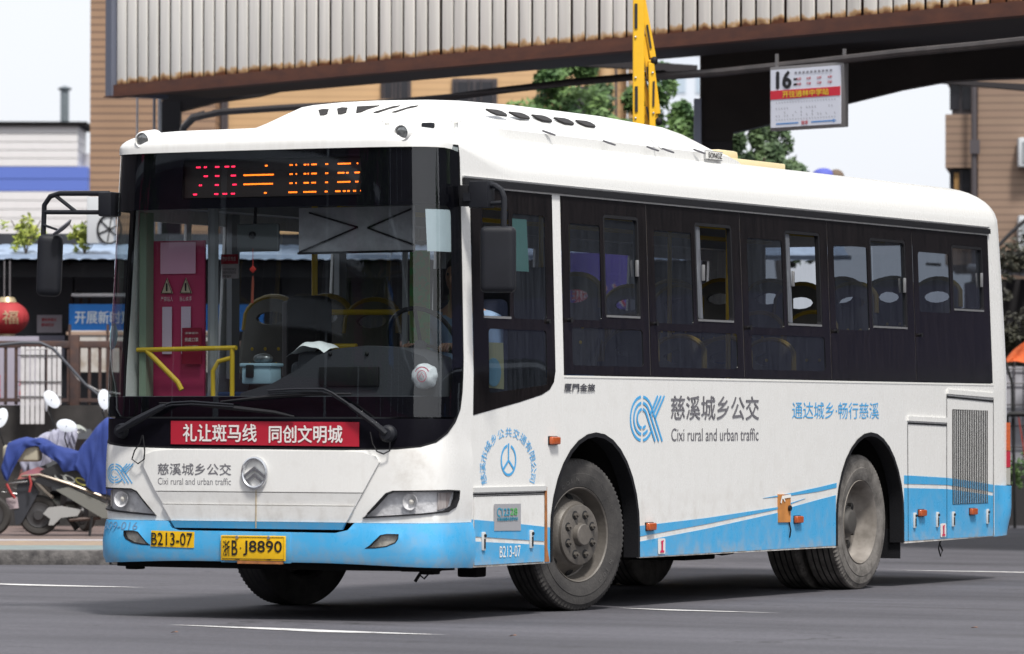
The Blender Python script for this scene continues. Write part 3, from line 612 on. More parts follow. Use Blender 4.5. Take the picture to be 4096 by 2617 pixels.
# --- driver's window
dfr = grow(dwin, -.004); dc1 = rrect(ul(1.17), 1.87, ul(1.63), 2.53, .03); dc2 = rrect(ul(.82), 1.40, ul(1.62), 1.80, .03)
dc2 = [(u, max(z, 1.325+(u-ul(.62))*.135)) for u, z in dc2]; dop = rrect(ul(.76), 1.87, ul(1.12), 2.56, .03)
sheet('side_frit', dfr, [dc1, dc2, dop], .003, .002, FRITSIDE, BUS, 'frit round the driver window'); sheet('driver_window', dfr, [dop], -.002, 0, GL_SIDE, BUS, d=.2)
sheet('window_channel', [(ul(.76), 1.865), (ul(1.125), 1.865), (ul(1.125), 1.880), (ul(.76), 1.880)], [], .008, .02, TRIM, BUS)
sheet('sun_note', [(ul(1.17), 2.17), (ul(1.42), 2.17), (ul(1.40), 2.50), (ul(1.16), 2.50)], [], -.012, .002, mat('mint_paper', (.45, .88, .70), .6), BUS)
sheet('clipboard', [(ul(.82), 1.435), (ul(1.05), 1.425), (ul(1.045), 1.715), (ul(.80), 1.715)], [], -.012, .004, mat('yellow_board', (.85, .80, .42), .5), BUS)
sheet('round_note', [(ul(.90)+.10*math.cos(rad(a)), 1.53+.09*math.sin(rad(a))) for a in range(0, 360, 24)], [], -.006, .003, mat('cyan_note', (.40, .75, .88), .5), BUS)
# --- window band
EDG = [1.860, 3.145, 4.650, 6.157, 7.744, 9.285]
SL = [(2.48, 3.02, 1.90), (3.90, 4.51, 1.90), (5.40, 6.02, 1.90), (6.93, 7.61, 1.91), (8.52, 9.16, 2.07)]
for i in range(5):
    a, b = EDG[i]+.006, EDG[i+1]-.006; s0, s1, sz = SL[i]
    out = [(ul(a), 1.525), (ul(b), 1.525), (ul(b-.0), 2.668), (ul(a), 2.668)]
    slot = rrect(ul(s0), sz, ul(s1), 2.575, .035); up = rrect(ul(a+.10), sz-.02, ul(s0-.05), 2.50, .03); low = rrect(ul(a+.12), 1.585, ul(b-.10), 1.83, .03)
    hs_ = [slot, up]+([low] if i < 3 else [])
    sheet('window_frit', out, hs_, .003, .002, FRITSIDE, BUS, d=.35)
    sheet('side_window', out, [slot], -.002, 0, GL_SIDE, BUS, d=.35)
    fr = sheet('sliding_window', slot, [rrect(ul(s0+.022), sz+.022, ul(s1-.022), 2.553, .02)], .002, .03, RUB, BUS, d=.2)
    sheet('window_channel', [(ul(s0+.02), sz+.004), (ul(s1-.02), sz+.004), (ul(s1-.02), sz+.018), (ul(s0+.02), sz+.018)], [], .008, .02, TRIM, fr, d=.3)
    if i in (1, 2):   # slid open: only the edge of the sash still shows
        sheet('sash', [(ul(s0+.02), sz+.02), (ul(s0+.13), sz+.02), (ul(s0+.12), 2.55), (ul(s0+.02), 2.55)], [], -.012, .004, mat('sash_grey', (.16, .17, .19), .3, var=.5, vscale=4, stretch=(9, 9, 1)), fr, d=.2)
        hx = s0+.12
    else:
        sheet('pane', rrect(ul(s0+.022), sz+.022, ul(s1-.022), 2.553, .02), [], -.012, 0, GL_SIDE, fr, d=.3); hx = s1-.045
    MB().bbox((0, 0, 0), (.02, .022, .11), .006).obj('window_pull', TRIM, fr, loc=S(ul(hx), (sz+2.57)/2, .006))
    MB().tube([(0, 0, 0), (.02, 0, 0), (.028, 0, 0)], [.013, .013, .018], 10).obj('window_knob', RUB, BUS, loc=S(ul(a+.07), 1.875, .002))
for Y in EDG[1:-1]: sheet('window_gap', [(ul(Y-.006), 1.53), (ul(Y+.006), 1.53), (ul(Y+.006), 2.668), (ul(Y-.006), 2.668)], [], -.001, .01, mat('gap_grey', (.13, .12, .12), .6), BUS, d=.5)
MB().tube([(0, 0, 0), (.02, 0, 0)], .014, 10).obj('window_knob', RUB, BUS, loc=S(ul(1.64), 1.86, .002))
# --- wheel arches
for Yc, r, zc in (A1, A2):
    for sd in (1, -1):
        X = 1.19 if sd > 0 else 1.225
        prof = [(Yc-r, .33), (Yc-r, zc)]+[(Yc-r*math.cos(math.pi*i/16), zc+r*math.sin(math.pi*i/16)) for i in range(1, 16)]+[(Yc+r, zc), (Yc+r, .33)]
        # liner
        n = len(prof); P = [(sd*(X-.012), y, z) for y, z in prof]+[(sd*.62, y, z) for y, z in prof]+[(sd*.62, Yc, .33)]
        MB().add(P, [(i, i+1, n+i+1, n+i) for i in range(n-1)]+[(n+i, n+i+1, 2*n) for i in range(n-1)]).obj('arch_liner', DARK, BUS)
        ins = [(Yc+(y-Yc)*.955, zc+(z-zc)*.955 if z > zc else z) for y, z in prof]
        MB().add([(sd*(X+.006), y, z) for y, z in prof]+[(sd*(X+.006), y, z) for y, z in ins]+[(sd*(X-.10), y, z) for y, z in ins], [(k*n+i, k*n+i+1, (k+1)*n+i+1, (k+1)*n+i) for k in range(2) for i in range(n-1)]).obj('arch_flare', RUB, BUS)
# --- wheels
TYRE = mat('tyre_rubber', (.060, .056, .053), .85, col2=(.028, .026, .026), vscale=7, bump=.3, bscale=60); TYRED = mat('dusty_tyre', (.20, .185, .17), .9, col2=(.075, .068, .062), vscale=9, bump=.4, bscale=50)
RIMG = mat('grey_rim', (.15, .135, .12), .5, .2, var=.35, vscale=8, bump=.2, bscale=40); RIMD = mat('dusty_rim', (.27, .245, .22), .75, .0, col2=(.12, .105, .09), vscale=6)
def tyre_prof(): return [(.300, .105), (.312, .125), (.345, .137), (.385, .141), (.395, .1415), (.398, .138), (.425, .136), (.450, .133), (.455, .128), (.470, .125), (.4855, .118), (.4925, .105), (.4925, .0), (.4925, -.105), (.4855, -.118), (.46, -.130), (.39, -.140), (.32, -.128), (.300, -.105), (.29, 0)]
def notch(j, k, r, x):
    if j in (9, 10, 11) and (k % 2 == 0): return r-.006, x-.006
    return r, x
def wheel(kind, loc, rz, par=BUS):
    W = empty('wheel'); W.parent = par; W.location = loc; W.rotation_euler = (0, 0, rz)
    dusty = kind == 'rear'
    t = MB().lathe(tyre_prof(), 180, rf=notch).obj('tyre', TYRED if dusty else TYRE, W, ang=28)
    for x in (-.065, -.02, .025, .07): MB().lathe([(.4935, x-.006), (.4935, x+.006)], 64).obj('tread_groove', BLACK, t)
    RM = RIMD if dusty else RIMG
    if kind == 'front':
        rim = MB().lathe([(.312, .118), (.305, .126), (.297, .118), (.290, .085), (.280, .045), (.272, .022), (.262, .020), (.235, .050), (.215, .085), (.203, .106), (.199, .110), (.195, .128), (.188, .132), (.076, .132), (.070, .165), (.064, .170), (.0, .170)], 64).obj('rim', RM, W, ang=30)
        for k in range(8):
            a = rad(k*45+22.5); y, z = .136*math.cos(a), .136*math.sin(a)
            M = Matrix.Translation((.1325, y, z)); MB().lathe([(.0, .002), (.026, .002), (.030, .0)], 20, M).obj('bolt_recess', BLACK, W)
            MB().tube([(.132, y, z), (.150, y, z)], .020, 6).obj('wheel_nut', RM, W); MB().tube([(.150, y, z), (.166, y, z)], .009, 8).obj('stud', RM, W)
            a = rad(k*45); y, z = .243*math.cos(a), .243*math.sin(a)
            n_ = Vector((.75, math.cos(a)*.66, math.sin(a)*.66)).normalized(); q = n_.to_track_quat('X', 'Z').to_matrix().to_4x4()
            MB().lathe([(0, .004), (.028, .004), (.030, .0)], 20, Matrix.Translation((.044, y, z)) @ q).obj('vent_hole', BLACK, W)
        for i, (s_, a0, step) in enumerate((('COIN', 122, 8.5), ('ALL STEEL RADIAL', 70, 2.9), ('COIN', -56, -8.5))):
            hgt = .034 if len(s_) < 5 else .011
            for j, ch in enumerate(s_):
                if ch == ' ': continue
                a = rad(a0-j*abs(step) if step > 0 else a0+j*abs(step)); P, Fs = text_mesh(ch, .01); sg = 1 if step > 0 else -1
                ca, sa = math.cos(a-math.pi/2 if sg > 0 else a+math.pi/2), math.sin(a-math.pi/2 if sg > 0 else a+math.pi/2)
                Q = [((p[0]-.3)*hgt*1.25, (p[1]-.35)*hgt*1.1) for p in P]
                me = bpy.data.meshes.new('tyre_lettering'); R_ = .362 if hgt > .02 else .372
                me.from_pydata([(.1425, R_*math.cos(a)+x*ca-z*sa, R_*math.sin(a)+x*sa+z*ca) for x, z in Q], [], Fs); link('tyre_lettering', me, mat('tyre_print', (.105, .10, .095), .8), t)
    else:
        MB().lathe([(.308, .118), (.303, .128), (.297, .122), (.286, .09), (.272, .05), (.262, .01), (.245, -.015), (.215, -.022), (.17, -.010), (.12, -.008)], 64).obj('rim', RM, W, ang=30)
        MB().lathe([(.125, -.01), (.118, .02), (.105, .025), (.085, .06), (.075, .065), (0, .065)], 32).obj('hub', mat('greasy_hub', (.07, .065, .06), .6, .2), W)
        for k in range(8):
            a = rad(k*45+10); MB().tube([(-.012, .150*math.cos(a), .150*math.sin(a)), (.022, .150*math.cos(a), .150*math.sin(a))], .017, 6).obj('wheel_nut', MAT['greasy_hub'], W)
            a += .39; MB().lathe([(0, .003), (.026, .003), (.03, 0)], 16, Matrix.Translation((-.014, .20*math.cos(a), .20*math.sin(a)))).obj('vent_hole', BLACK, W)
    return W
RW = .4925
wheel('front', (.975, 2.30, RW), rad(-11.5)); wheel('front', (-1.05, 2.30, RW), rad(180-13))
wheel('rear', (.985, 6.862, RW), 0); wheel('rear', (.68, 6.862, RW), 0); wheel('rear', (-1.0, 6.862, RW), math.pi); wheel('rear', (-.69, 6.862, RW), math.pi)
# --- underbody
for a, b in ((.35, 1.64), (3.0, 6.20), (7.52, 9.5)): MB().box((0, (a+b)/2, .515), (2.26, b-a, .34)).obj('underbody', DARK, BUS)
MB().box((0, 4.8, .55), (1.2, 8.6, .3)).obj('chassis', DARK, BUS); MB().tube([(-.9, 2.30, .47), (.9, 2.30, .47)], .07, 12).obj('front_axle', DARK, BUS); MB().tube([(-.9, 6.862, .49), (.9, 6.862, .49)], .13, 14).obj('rear_axle', DARK, BUS); MB().ball((0, 6.862, .48), .25).obj('differential', DARK, BUS)
for x, y, z, s in ((.35, .9, .33, (.3, .2, .08)), (.62, 1.0, .31, (.25, .12, .06)), (.8, 1.35, .30, (.14, .14, .12)), (.2, .8, .33, (.4, .1, .05)), (.55, 3.6, .33, (.5, .6, .06)), (.3, 5.2, .31, (.6, .5, .12)), (.0, 8.2, .36, (1.2, 1.2, .1))): MB().bbox((x, y, z), s, .015).obj('chassis_bracket', DARK, BUS)
for x in (-1.12, 1.0): MB().bbox((x, .42, .315), (.09, .10, .06), .01).obj('tow_bracket', DARK, BUS)
MB().tube([(.78, .7, .34), (.80, .66, .27), (.84, .64, .25), (.87, .66, .29), (.83, .68, .34)], .006, 6).obj('loose_cable', RUB, BUS); MB().tube([(.80, .66, .28), (.77, .65, .23)], .011, 6).obj('cable_plug', RUB, BUS)
sc_ = S(ul(8.30), .34, -.03); MB().tube([sc_, (sc_[0], sc_[1]-.05, .27), (sc_[0], sc_[1]-.01, .21), (sc_[0], sc_[1]+.03, .25), (sc_[0]-.01, sc_[1], .30)], .006, 6).obj('loose_strap', RUB, BUS)
MB().box((1.08, 7.50, .32), (.16, .012, .22)).obj('mud_flap', RUB, BUS)
MB().bbox((.72, 9.5, .36), (.10, .25, .10), .02).obj('exhaust', DARK, BUS)
# --- destination display (lit)
def bpt(x, z, o=0): return (x, .115-o, z)
MB().box((.045, .20, 2.728), (1.36, .06, .27)).obj('display_case', BLACK, BUS)
disp = MB().box((.045, .162, 2.728), (1.30, .01, .225)).obj('destination_display', mat('display_face', (.045, .032, .030), .5, col2=(.02, .015, .015), vscale=260), BUS)
LR = mat('led_red', (.2, 0, .02), emit=(1, .02, .07), es=3.2); LO = mat('led_orange', (.2, .05, 0), emit=(1, .17, .012), es=3.4)
RWS = [[(585, 615, 0), (635, 655, 0), (707, 735, 0), (768, 797, 0), (812, 835, 0), (1025, 1040, 1), (1178, 1200, 1), (1215, 1228, 1), (1268, 1285, 1), (1293, 1300, 1), (1315, 1350, 1), (1402, 1422, 1), (1480, 1562, 1), (1598, 1608, 1), (1636, 1648, 1)],
 [(635, 662, 0), (707, 735, 0), (808, 840, 0), (888, 1080, 1), (1178, 1200, 1), (1216, 1228, 1), (1268, 1285, 1), (1293, 1300, 1), (1315, 1350, 1), (1402, 1422, 1), (1480, 1522, 1), (1532, 1548, 1), (1585, 1618, 1), (1636, 1648, 1)],
 [(603, 625, 0), (706, 730, 0), (818, 845, 0), (888, 1075, 1), (1178, 1200, 1), (1215, 1227, 1), (1268, 1300, 1), (1315, 1345, 1), (1402, 1420, 1), (1478, 1560, 1), (1588, 1610, 1), (1622, 1632, 1)],
 [(567, 592, 0), (703, 728, 0), (755, 785, 0), (808, 835, 0), (1018, 1035, 1), (1172, 1228, 1), (1265, 1347, 1), (1400, 1418, 1), (1465, 1498, 1), (1513, 1530, 1), (1540, 1556, 1), (1575, 1595, 1), (1620, 1648, 1)]]
for r, row in enumerate(RWS):
    for a, b, c in row:
        xa, xb = -.605+(a-512)/1148*1.30, -.605+(b-512)/1148*1.30; z = 2.84-(.15+.25*r)*.225
        n = max(1, round((xb-xa)/.010)); mb = MB()
        for k in range(n):
            x = xa+(k+.5)*(xb-xa)/n; mb.add([(x-.0042, .155, z-.0045), (x+.0042, .155, z-.0045), (x+.0042, .155, z+.0045), (x-.0042, .155, z+.0045)], [(0, 1, 2, 3)])
        mb.obj('led_run', LO if c else LR, disp)
# --- mirrors
mir = empty('rear_view_mirror'); mir.parent = BUS; mir['label'] = 'mirror on its long frame at the door side'
MB().bbox((-1.245, .30, 2.595), (.10, .13, .155), .015).obj('mirror_bracket', PLAST, mir)
MB().tube([(-1.25, .30, 2.665), (-1.62, .30, 2.672), (-1.69, .30, 2.655), (-1.735, .30, 2.60), (-1.742, .30, 2.40)], .017, 10).obj('mirror_arm', PLAST, mir)
MB().tube([(-1.25, .30, 2.545), (-1.735, .30, 2.555)], .015, 10).obj('mirror_arm', PLAST, mir); MB().tube([(-1.66, .30, 2.665), (-1.50, .30, 2.555)], .013, 8).obj('mirror_arm', PLAST, mir)
MB().bbox((0, 0, 0), (.16, .13, .395), .05, 4).obj('mirror_housing', PLAST, mir, loc=(-1.70, .31, 2.215), rot=(0, rad(2), rad(28)))
MB().tube([(-1.74, .29, 2.475), (-1.62, .27, 2.44)], .008, 8).obj('small_mirror_stalk', PLAST, mir)
MB().lathe([(0, -.022), (.05, -.018), (.072, -.006), (.076, .0), (.072, .006), (0, .008)], 24, Matrix.Translation((-1.575, .26, 2.455)) @ Matrix.Rotation(rad(55), 4, 'Y') @ Matrix.Rotation(rad(200), 4, 'Z')).obj('small_round_mirror', mat('mirror_back_grey', (.16, .16, .18), .35), mir)
mir = empty('rear_view_mirror'); mir.parent = BUS; mir['label'] = 'mirror by the driver window'
MB().bbox((1.31, .50, 2.615), (.13, .10, .165), .008).obj('mirror_bracket', PLAST, mir); MB().bbox((1.215, .50, 2.61), (.085, .07, .13), .008).obj('hinge_block', RUB, mir); MB().box((1.235, .455, 2.60), (.05, .02, .05)).obj('hinge_plate', PLAST, mir)
MB().tube([(1.33, .50, 2.675), (1.40, .50, 2.668), (1.445, .50, 2.64), (1.465, .50, 2.59), (1.468, .49, 2.38)], .019, 10).obj('mirror_arm', PLAST, mir)
MB().tube([(1.35, .50, 2.558), (1.462, .50, 2.562)], .014, 8).obj('mirror_arm', PLAST, mir)
MB().bbox((0, 0, 0), (.215, .13, .405), .04, 4).obj('mirror_housing', PLAST, mir, loc=(1.425, .50, 2.215), rot=(0, 0, rad(22)))
# --- wipers
def on(L, o): return [S(u, z, o) for u, z in L]
w1 = empty('wiper'); w1.parent = BUS
MB().lathe([(0, .05), (.035, .048), (.052, .03), (.055, .0), (.05, -.02)], 24, Matrix.Translation(S(.905, 1.149, .01)) @ Matrix.Rotation(rad(-83), 4, 'Z')).obj('wiper_hub', PLAST, w1)
MB().tube(on([(.905, 1.149), (.835, 1.206), (.663, 1.323)], .05), [.022, .018, .014], 8).obj('wiper_arm', PLAST, w1)
MB().tube(on([(.663, 1.326), (.545, 1.398), (.486, 1.422), (.30, 1.422), (.098, 1.412)], .05), .007, 6).obj('wiper_arm', PLAST, w1); MB().tube(on([(.67, 1.312), (.54, 1.384), (.47, 1.405), (.30, 1.405), (.098, 1.398)], .045), .006, 6).obj('wiper_arm', PLAST, w1)
MB().tube(on([(-.25, 1.344), (.099, 1.375), (.383, 1.390), (.667, 1.390)], .03), [.006, .014, .013, .008], 6).obj('wiper_blade', RUB, w1)
w2 = empty('wiper'); w2.parent = BUS
MB().tube(on([(-1.0, 1.162), (-.868, 1.224), (-.672, 1.309), (-.64, 1.32)], .05), [.022, .026, .020, .012], 8).obj('wiper_arm', PLAST, w2)
MB().tube(on([(-.67, 1.315), (-.60, 1.338), (-.451, 1.345), (-.15, 1.326)], .045), .007, 6).obj('wiper_arm', PLAST, w2); MB().tube(on([(-.68, 1.300), (-.60, 1.322), (-.451, 1.328), (-.15, 1.312)], .045), .006, 6).obj('wiper_arm', PLAST, w2)
MB().tube(on([(-.70, 1.335), (-.513, 1.333), (-.142, 1.304), (.132, 1.278), (.276, 1.252)], .03), [.006, .010, .017, .013, .006], 6).obj('wiper_blade', RUB, w2)
MB().lathe([(0, .04), (.04, .038), (.05, .0)], 20, Matrix.Translation(S(-1.0, 1.162, .01)) @ Matrix.Rotation(rad(-100), 4, 'Z')).obj('wiper_hub', PLAST, w2)
for L in ([(-.816, 1.135), (-.835, 1.085), (-.877, 1.038), (-.897, .985), (-.85, .957), (-.802, .985), (-.798, 1.04), (-.812, 1.135)], [(.80, 1.16), (.815, 1.09), (.844, 1.041), (.885, 1.026), (.922, 1.045), (.925, 1.10)]):
    MB().tube(on(L, .045), .0045, 6).obj('washer_hose', RUB, w1 if L[0][0] > 0 else w2)
# --- notes and stickers behind the windscreen
sheet('blank_notice', [(1.145, 2.262), (1.395, 2.262), (1.395, 2.520), (1.135, 2.520)], [], -.006, .002, PAPER, BUS)
q = sheet('round_sticker', [(-1.30+.075*math.cos(rad(a)), 1.76+.085*math.sin(rad(a))) for a in range(0, 360, 18)], [], .007, .002, mat('pale_cyan', (.30, .55, .62), .5), BUS)
sheet('sticker_centre', [(-1.30+.060*math.cos(rad(a)), 1.775+.055*math.sin(rad(a))) for a in range(0, 360, 18)], [], .009, .002, mat('cyan_print', (.03, .33, .50), .5), q)
for k in range(4): strokes('sticker_ray', [([(-1.31+(k-1.5)*.012, 1.765), (-1.31+(k-1.5)*.030, 1.69)], .008, False)], PAPER, q, S, .012)
# ------------------------------------------------------------ cabin
[MB().box((-.01, (a+b)/2, .72), (w_, b-a, .04)).obj('cabin_floor', FLOORM, BUS) for a, b, w_ in ((.3, 1.655, 2.3), (1.655, 2.985, 1.2), (2.985, 6.215, 2.3), (6.215, 7.505, 1.2), (7.505, 9.5, 2.3))]; [MB().box((sd*.90, yc, 1.20), (.56, 1.34, .03)).obj('wheel_box', INTD, BUS) for sd in (1, -1) for yc in (2.32, 6.86)]; MB().box((-.01, 4.95, 2.80), (2.16, 9.1, .03)).obj('ceiling', mat('ceiling_panel', (.55, .55, .55), .6), BUS)
for sd in (1, -1):
    MB().box((sd*1.145, 5.5, 1.35), (.02, 7.7, .30)).obj('inner_wall', INT, BUS); MB().box((sd*1.02, 5.1, 2.68), (.18, 8.6, .20)).obj('air_duct', INT, BUS)
MB().box((0, 9.55, 1.42), (2.2, .05, 1.35)).obj('rear_bulkhead', INTD, BUS); MB().box((-.2, 8.75, 1.0), (1.7, 1.5, .5)).obj('engine_cover', INTD, BUS)
for Y in (1.66, 3.10, 4.65, 6.20, 7.75): MB().box((-1.14, Y, 2.1), (.04, .10, 1.2)).obj('window_pillar', INT, BUS)
MB().box((0, .34, 2.68), (2.1, .25, .22)).obj('front_header', INTD, BUS)
# dashboard
da = MB(); da.bbox((-.02, .42, 1.25), (2.20, .55, .26), .05); D1 = da.obj('dashboard', INTD, BUS)
con = MB(); pr_ = [(-.32, 1.25), (-.28, 1.40), (-.05, 1.46), (.14, 1.55), (.26, 1.63), (.42, 1.675), (.62, 1.69), (.85, 1.675), (1.02, 1.62), (1.12, 1.52), (1.13, 1.25)]
con.prism(pr_, .34, Matrix.Translation((0, .30, 0))); CO = con.obj('instrument_console', INTD, BUS, ang=50); MB().bbox((.50, .29, 1.50), (.42, .02, .12), .008).obj('console_vent', BLACK, CO)
for x in (.36, .62): MB().ball((x, .30, 1.64), .014).obj('suction_cup', RUB, CO)
MB().bbox((.16, .55, 1.50), (.34, .25, .20), .06, 3).obj('fare_console', INTD, BUS)
st_ = MB(); M = Matrix.Translation((.74, .80, 1.72)) @ Matrix.Rotation(rad(-62), 4, 'X')
st_.tube([M @ Vector((.235*math.cos(rad(a)), .235*math.sin(rad(a)), 0)) for a in range(0, 361, 12)], .015, 8); SW = st_.obj('steering_wheel', mat('wheel_black', (.02, .02, .022), .35), BUS)
for a in (20, 160, 270): MB().tube([M @ Vector((0, 0, -.03)), M @ Vector((.23*math.cos(rad(a)), .23*math.sin(rad(a)), 0))], .012, 6).obj('spoke', RUB, SW)
MB().tube([M @ Vector((0, 0, -.02)), (.74, .55, 1.35)], .04, 10).obj('steering_column', INTD, SW)
# yellow rails, red door panel with notices
def rail(pts, r=.017, nm='handrail'): return MB().tube(pts, r, 10).obj(nm, YEL, BUS)
rail([(-1.16, .50, 1.675), (-.43, .50, 1.685)], .0155); rail([(-1.09, .50, 1.67), (-.86, .50, 1.47), (-.83, .5, 1.42)]); rail([(-.46, .50, 1.69), (-.46, .50, 1.35)], .0155); rail([(-.47, .5, 1.62), (-.56, .5, 1.60), (-.60, .5, 1.54), (-.60, .5, 1.38)], .015)
rail([(-.49, 1.60, .75), (-.49, 1.60, 2.75)], .020); MB().tube([(-.49, 1.60, 1.95), (-.49, 1.60, 2.02)], .030, 10).obj('pole_tape', TRIM, BUS); rail([(-.45, 1.58, 1.93), (.32, 1.58, 1.925)], .019); rail([(-.30, 1.1, 1.70), (.10, 1.1, 1.70)], .018); rail([(-.30, 1.1, 1.63), (-.05, 1.1, 1.63)], .015)
for x, y in ((.45, 3.0), (-.45, 3.6), (.45, 4.6), (-.45, 5.2), (.45, 6.1), (-.45, 6.9), (1.0, 4.79)): rail([(x, y, .75), (x, y, 2.76)])
for sd in (1, -1): rail([(sd*.48, 1.9, 2.62), (sd*.48, 8.8, 2.62)])
dp = MB().box((-.93, .62, 1.83), (.40, .015, 1.08)).obj('red_door_panel', mat('crimson_panel', (.52, .045, .13), .4), BUS)
MB().box((-.92, .60, 2.26), (.26, .004, .20)).obj('notice', mat('pink_paper', (.85, .45, .60), .7), dp)
for x in (-1.0, -.86):
    t_ = MB().prism([(x-.045, 2.035), (x+.045, 2.035), (x, 2.135)], .004, Matrix.Translation((0, .596, 0))).obj('warning_triangle', mat('warning_cream', (.62, .50, .36), .6), dp)
    strokes('triangle_border', [([(x-.04, 2.038), (x+.04, 2.038), (x, 2.13)], .007, True), ([(x, 2.05), (x, 2.10)], .012, False)], INK, t_, lambda a, b, o=0: (a, .595-o, b), .002)
text('严禁站人', (-1.045, 1.985, -.955, 2.015), WL, dp, lambda a, b, o=0: (a, .60-o, b), .005); text('当心夹手', (-.905, 1.985, -.815, 2.015), WL, dp, lambda a, b, o=0: (a, .60-o, b), .005)
for x in (-1.0, -.86): MB().box((x, .60, 1.80), (.07, .004, .30)).obj('notice', mat('notice_pale', (.75, .6, .72), .7), dp)
s_ = MB().box((-.80, .575, 1.70), (.145, .006, .23)).obj('mask_notice', mat('deep_crimson', (.26, .005, .03), .5), BUS)
for i, t_ in enumerate(('温馨提示', '佩戴口罩', '出示绿码')): text(t_, (-.85, 1.775-i*.048, -.75, 1.800-i*.048+(.012 if i else 0)-.012), WL, s_, lambda a, b, o=0: (a, .571-o, b), .003)
MB().tube([(-.66, .60, 1.38), (-.66, .60, 2.62)], .035, 8).obj('door_post', INT, BUS); MB().box((-1.13, .56, 1.9), (.05, .09, 1.3)).obj('door_post', mat('pale_green_post', (.26, .33, .24), .5), BUS); MB().box((-1.02, .70, 2.0), (.10, .04, .55)).obj('inside_mirror', BLACK, BUS)
cdp = MB().box((-.76, .98, 2.215), (.125, .004, .155)).obj('guard_notice', mat('notice_white', (.55, .52, .52), .7), BUS)
MB().box((-.76, .972, 2.262), (.125, .003, .062)).obj('notice_header', RED, cdp); text('守护员专座', (-.81, 2.250, -.71, 2.278), WL, cdp, lambda a, b, o=0: (a, .969-o, b), .003)
for k, z in enumerate((2.20, 2.18, 2.155)): text(('守护司机的安全', '就是守护全车乘客的安全', '')[k] or '守护', (-.81, z-.012, -.71 if k < 2 else -.75, z+.006), INK, cdp, lambda a, b, o=0: (a, .975-o, b), .003)
im = MB().bbox((-.19, .36, 2.37), (.30, .03, .175), .014, 3).obj('inside_mirror', mat('olive_mirror', (.09, .10, .10), .35), BUS); MB().tube([(-.22, .38, 2.62), (-.22, .36, 2.36)], .010, 8).obj('mirror_stalk', RUB, im); MB().ball((-.22, .335, 2.385), .024).obj('mirror_joint', RUB, im)
CH = empty('hanging_charm', 'thin red knotted charm with tassel hanging from the inside mirror', 'charm')
MB().tube([(-.20, .31, 2.30), (-.20, .31, 2.16)], .002, 5).obj('cord', mat('charm_red', (.45, .03, .02), .7), CH); MB().bbox((-.20, .31, 2.17), (.035, .012, .035), .005, M=Matrix.Rotation(rad(45), 3, 'Y')).obj('knot', MAT['charm_red'], CH); MB().tube([(-.20, .31, 2.13), (-.20, .31, 2.09), (-.205, .31, 1.96)], [.004, .009, .010], 8).obj('tassel', mat('tassel_brown', (.22, .05, .03), .9), CH)
# folding sunshade
sh = MB().box((.49, .40, 2.41), (.82, .008, .28)).obj('sunshade', mat('shade_cloth', (.48, .47, .49), .8, var=.25, vscale=14), BUS)
for p, q_ in (((.16, 2.52), (.505, 2.425)), ((.505, 2.425), (.09, 2.275)), ((.88, 2.53), (.575, 2.42)), ((.575, 2.42), (.90, 2.31))): MB().tube([(p[0], .385, p[1]), (q_[0], .385, q_[1])], .006, 6).obj('shade_rod', RUB, sh)
MB().tube([(.08, .385, 2.268), (.90, .385, 2.272)], .008, 6).obj('shade_rod', RUB, sh)
gp = MB().box((.60, 1.02, 1.88), (.14, .01, .84)).obj('green_partition', mat('green_board', (.05, .28, .05), .5, col2=(.12, .20, .04), vscale=18, lo=.5, hi=.55), BUS); MB().box((.50, 1.01, 1.9), (.03, .02, .9)).obj('partition_frame', INT, gp)
MB().box((.76, 1.66, 1.48), (.80, .03, 1.45)).obj('driver_partition', mat('partition_dark', (.03, .032, .036), .3), BUS)
# seats
SG = mat('seat_grey', (.13, .12, .10), .5, var=.2); SB = mat('seat_cushion', (.03, .09, .22), .8)
so_ = [(-.19, 0), (-.215, .25)]+[(-.20, .42)]+[(.20*math.cos(rad(a)), .50+.14*math.sin(rad(a))) for a in range(170, 5, -15)]+[(.20, .42), (.215, .25), (.19, 0)]
sh_ = [(.11*math.cos(rad(a)), .505+.045*math.sin(rad(a))) for a in range(0, 360, 30)]
def make_seat():
    s = empty('seat'); s.parent = BUS
    bk = sheet('seat_back', so_[::-1], [sh_], 0, .035, SG, s, surf=lambda a, b, o=0: (a, -o+b*.18, b+.42), d=.12)
    MB().tube([(a*.99, .018+b*.18, b+.425) for a, b in so_[2:-2]], .022, 8).obj('seat_rim', YELD, s)
    MB().bbox((0, -.20, .40), (.40, .42, .07), .03, 3).obj('seat_cushion', SB, s); MB().tube([(0, -.15, 0), (0, -.15, .38)], .03, 8).obj('seat_leg', INTD, s)
    for i in range(3):
        for k in (-1, 0, 1): MB().lathe([(0, .003), (.012, 0)], 8, Matrix.Translation((k*.10, -.004+.06*i*.5, .62+i*.10)) @ Matrix.Rotation(rad(-90), 4, 'Z')).obj('seat_dimple', YEL, s) if i < 2 else None
    return s
s0 = make_seat(); first = True
spots = [(-1.02, 1.85, .98, 0), (-.62, 1.85, .98, 0), (-.20, 1.75, .95, 0)]
for y, h in ((2.45, 1.12), (3.3, .78), (4.05, .74), (4.8, .74), (5.55, .74), (6.3, .95), (7.05, 1.18), (7.8, 1.24), (8.7, 1.26)):
    for x in (.92, .50, -.92, -.50):
        if y == 2.45 and x < 0: continue
        if x < 0 and 2.6 < y < 6.3: continue
        spots.append((x, y, h, 0))
for x, y, h, r in spots:
    s = s0 if first else copy_tree(s0, BUS); first = False; s.location = (x, y, h); s.rotation_euler = (0, 0, r)
cb = MB().bbox((-.33, 1.25, 1.72), (.26, .20, .62), .06, 3).obj('black_seat_cover', mat('black_cloth', (.012, .011, .012), .9, bump=.4, bscale=12), BUS); MB().bbox((-.47, 1.27, 1.75), (.07, .16, .5), .03, 3).obj('seat_side', mat('light_grey_shell', (.16, .15, .15), .6), cb)
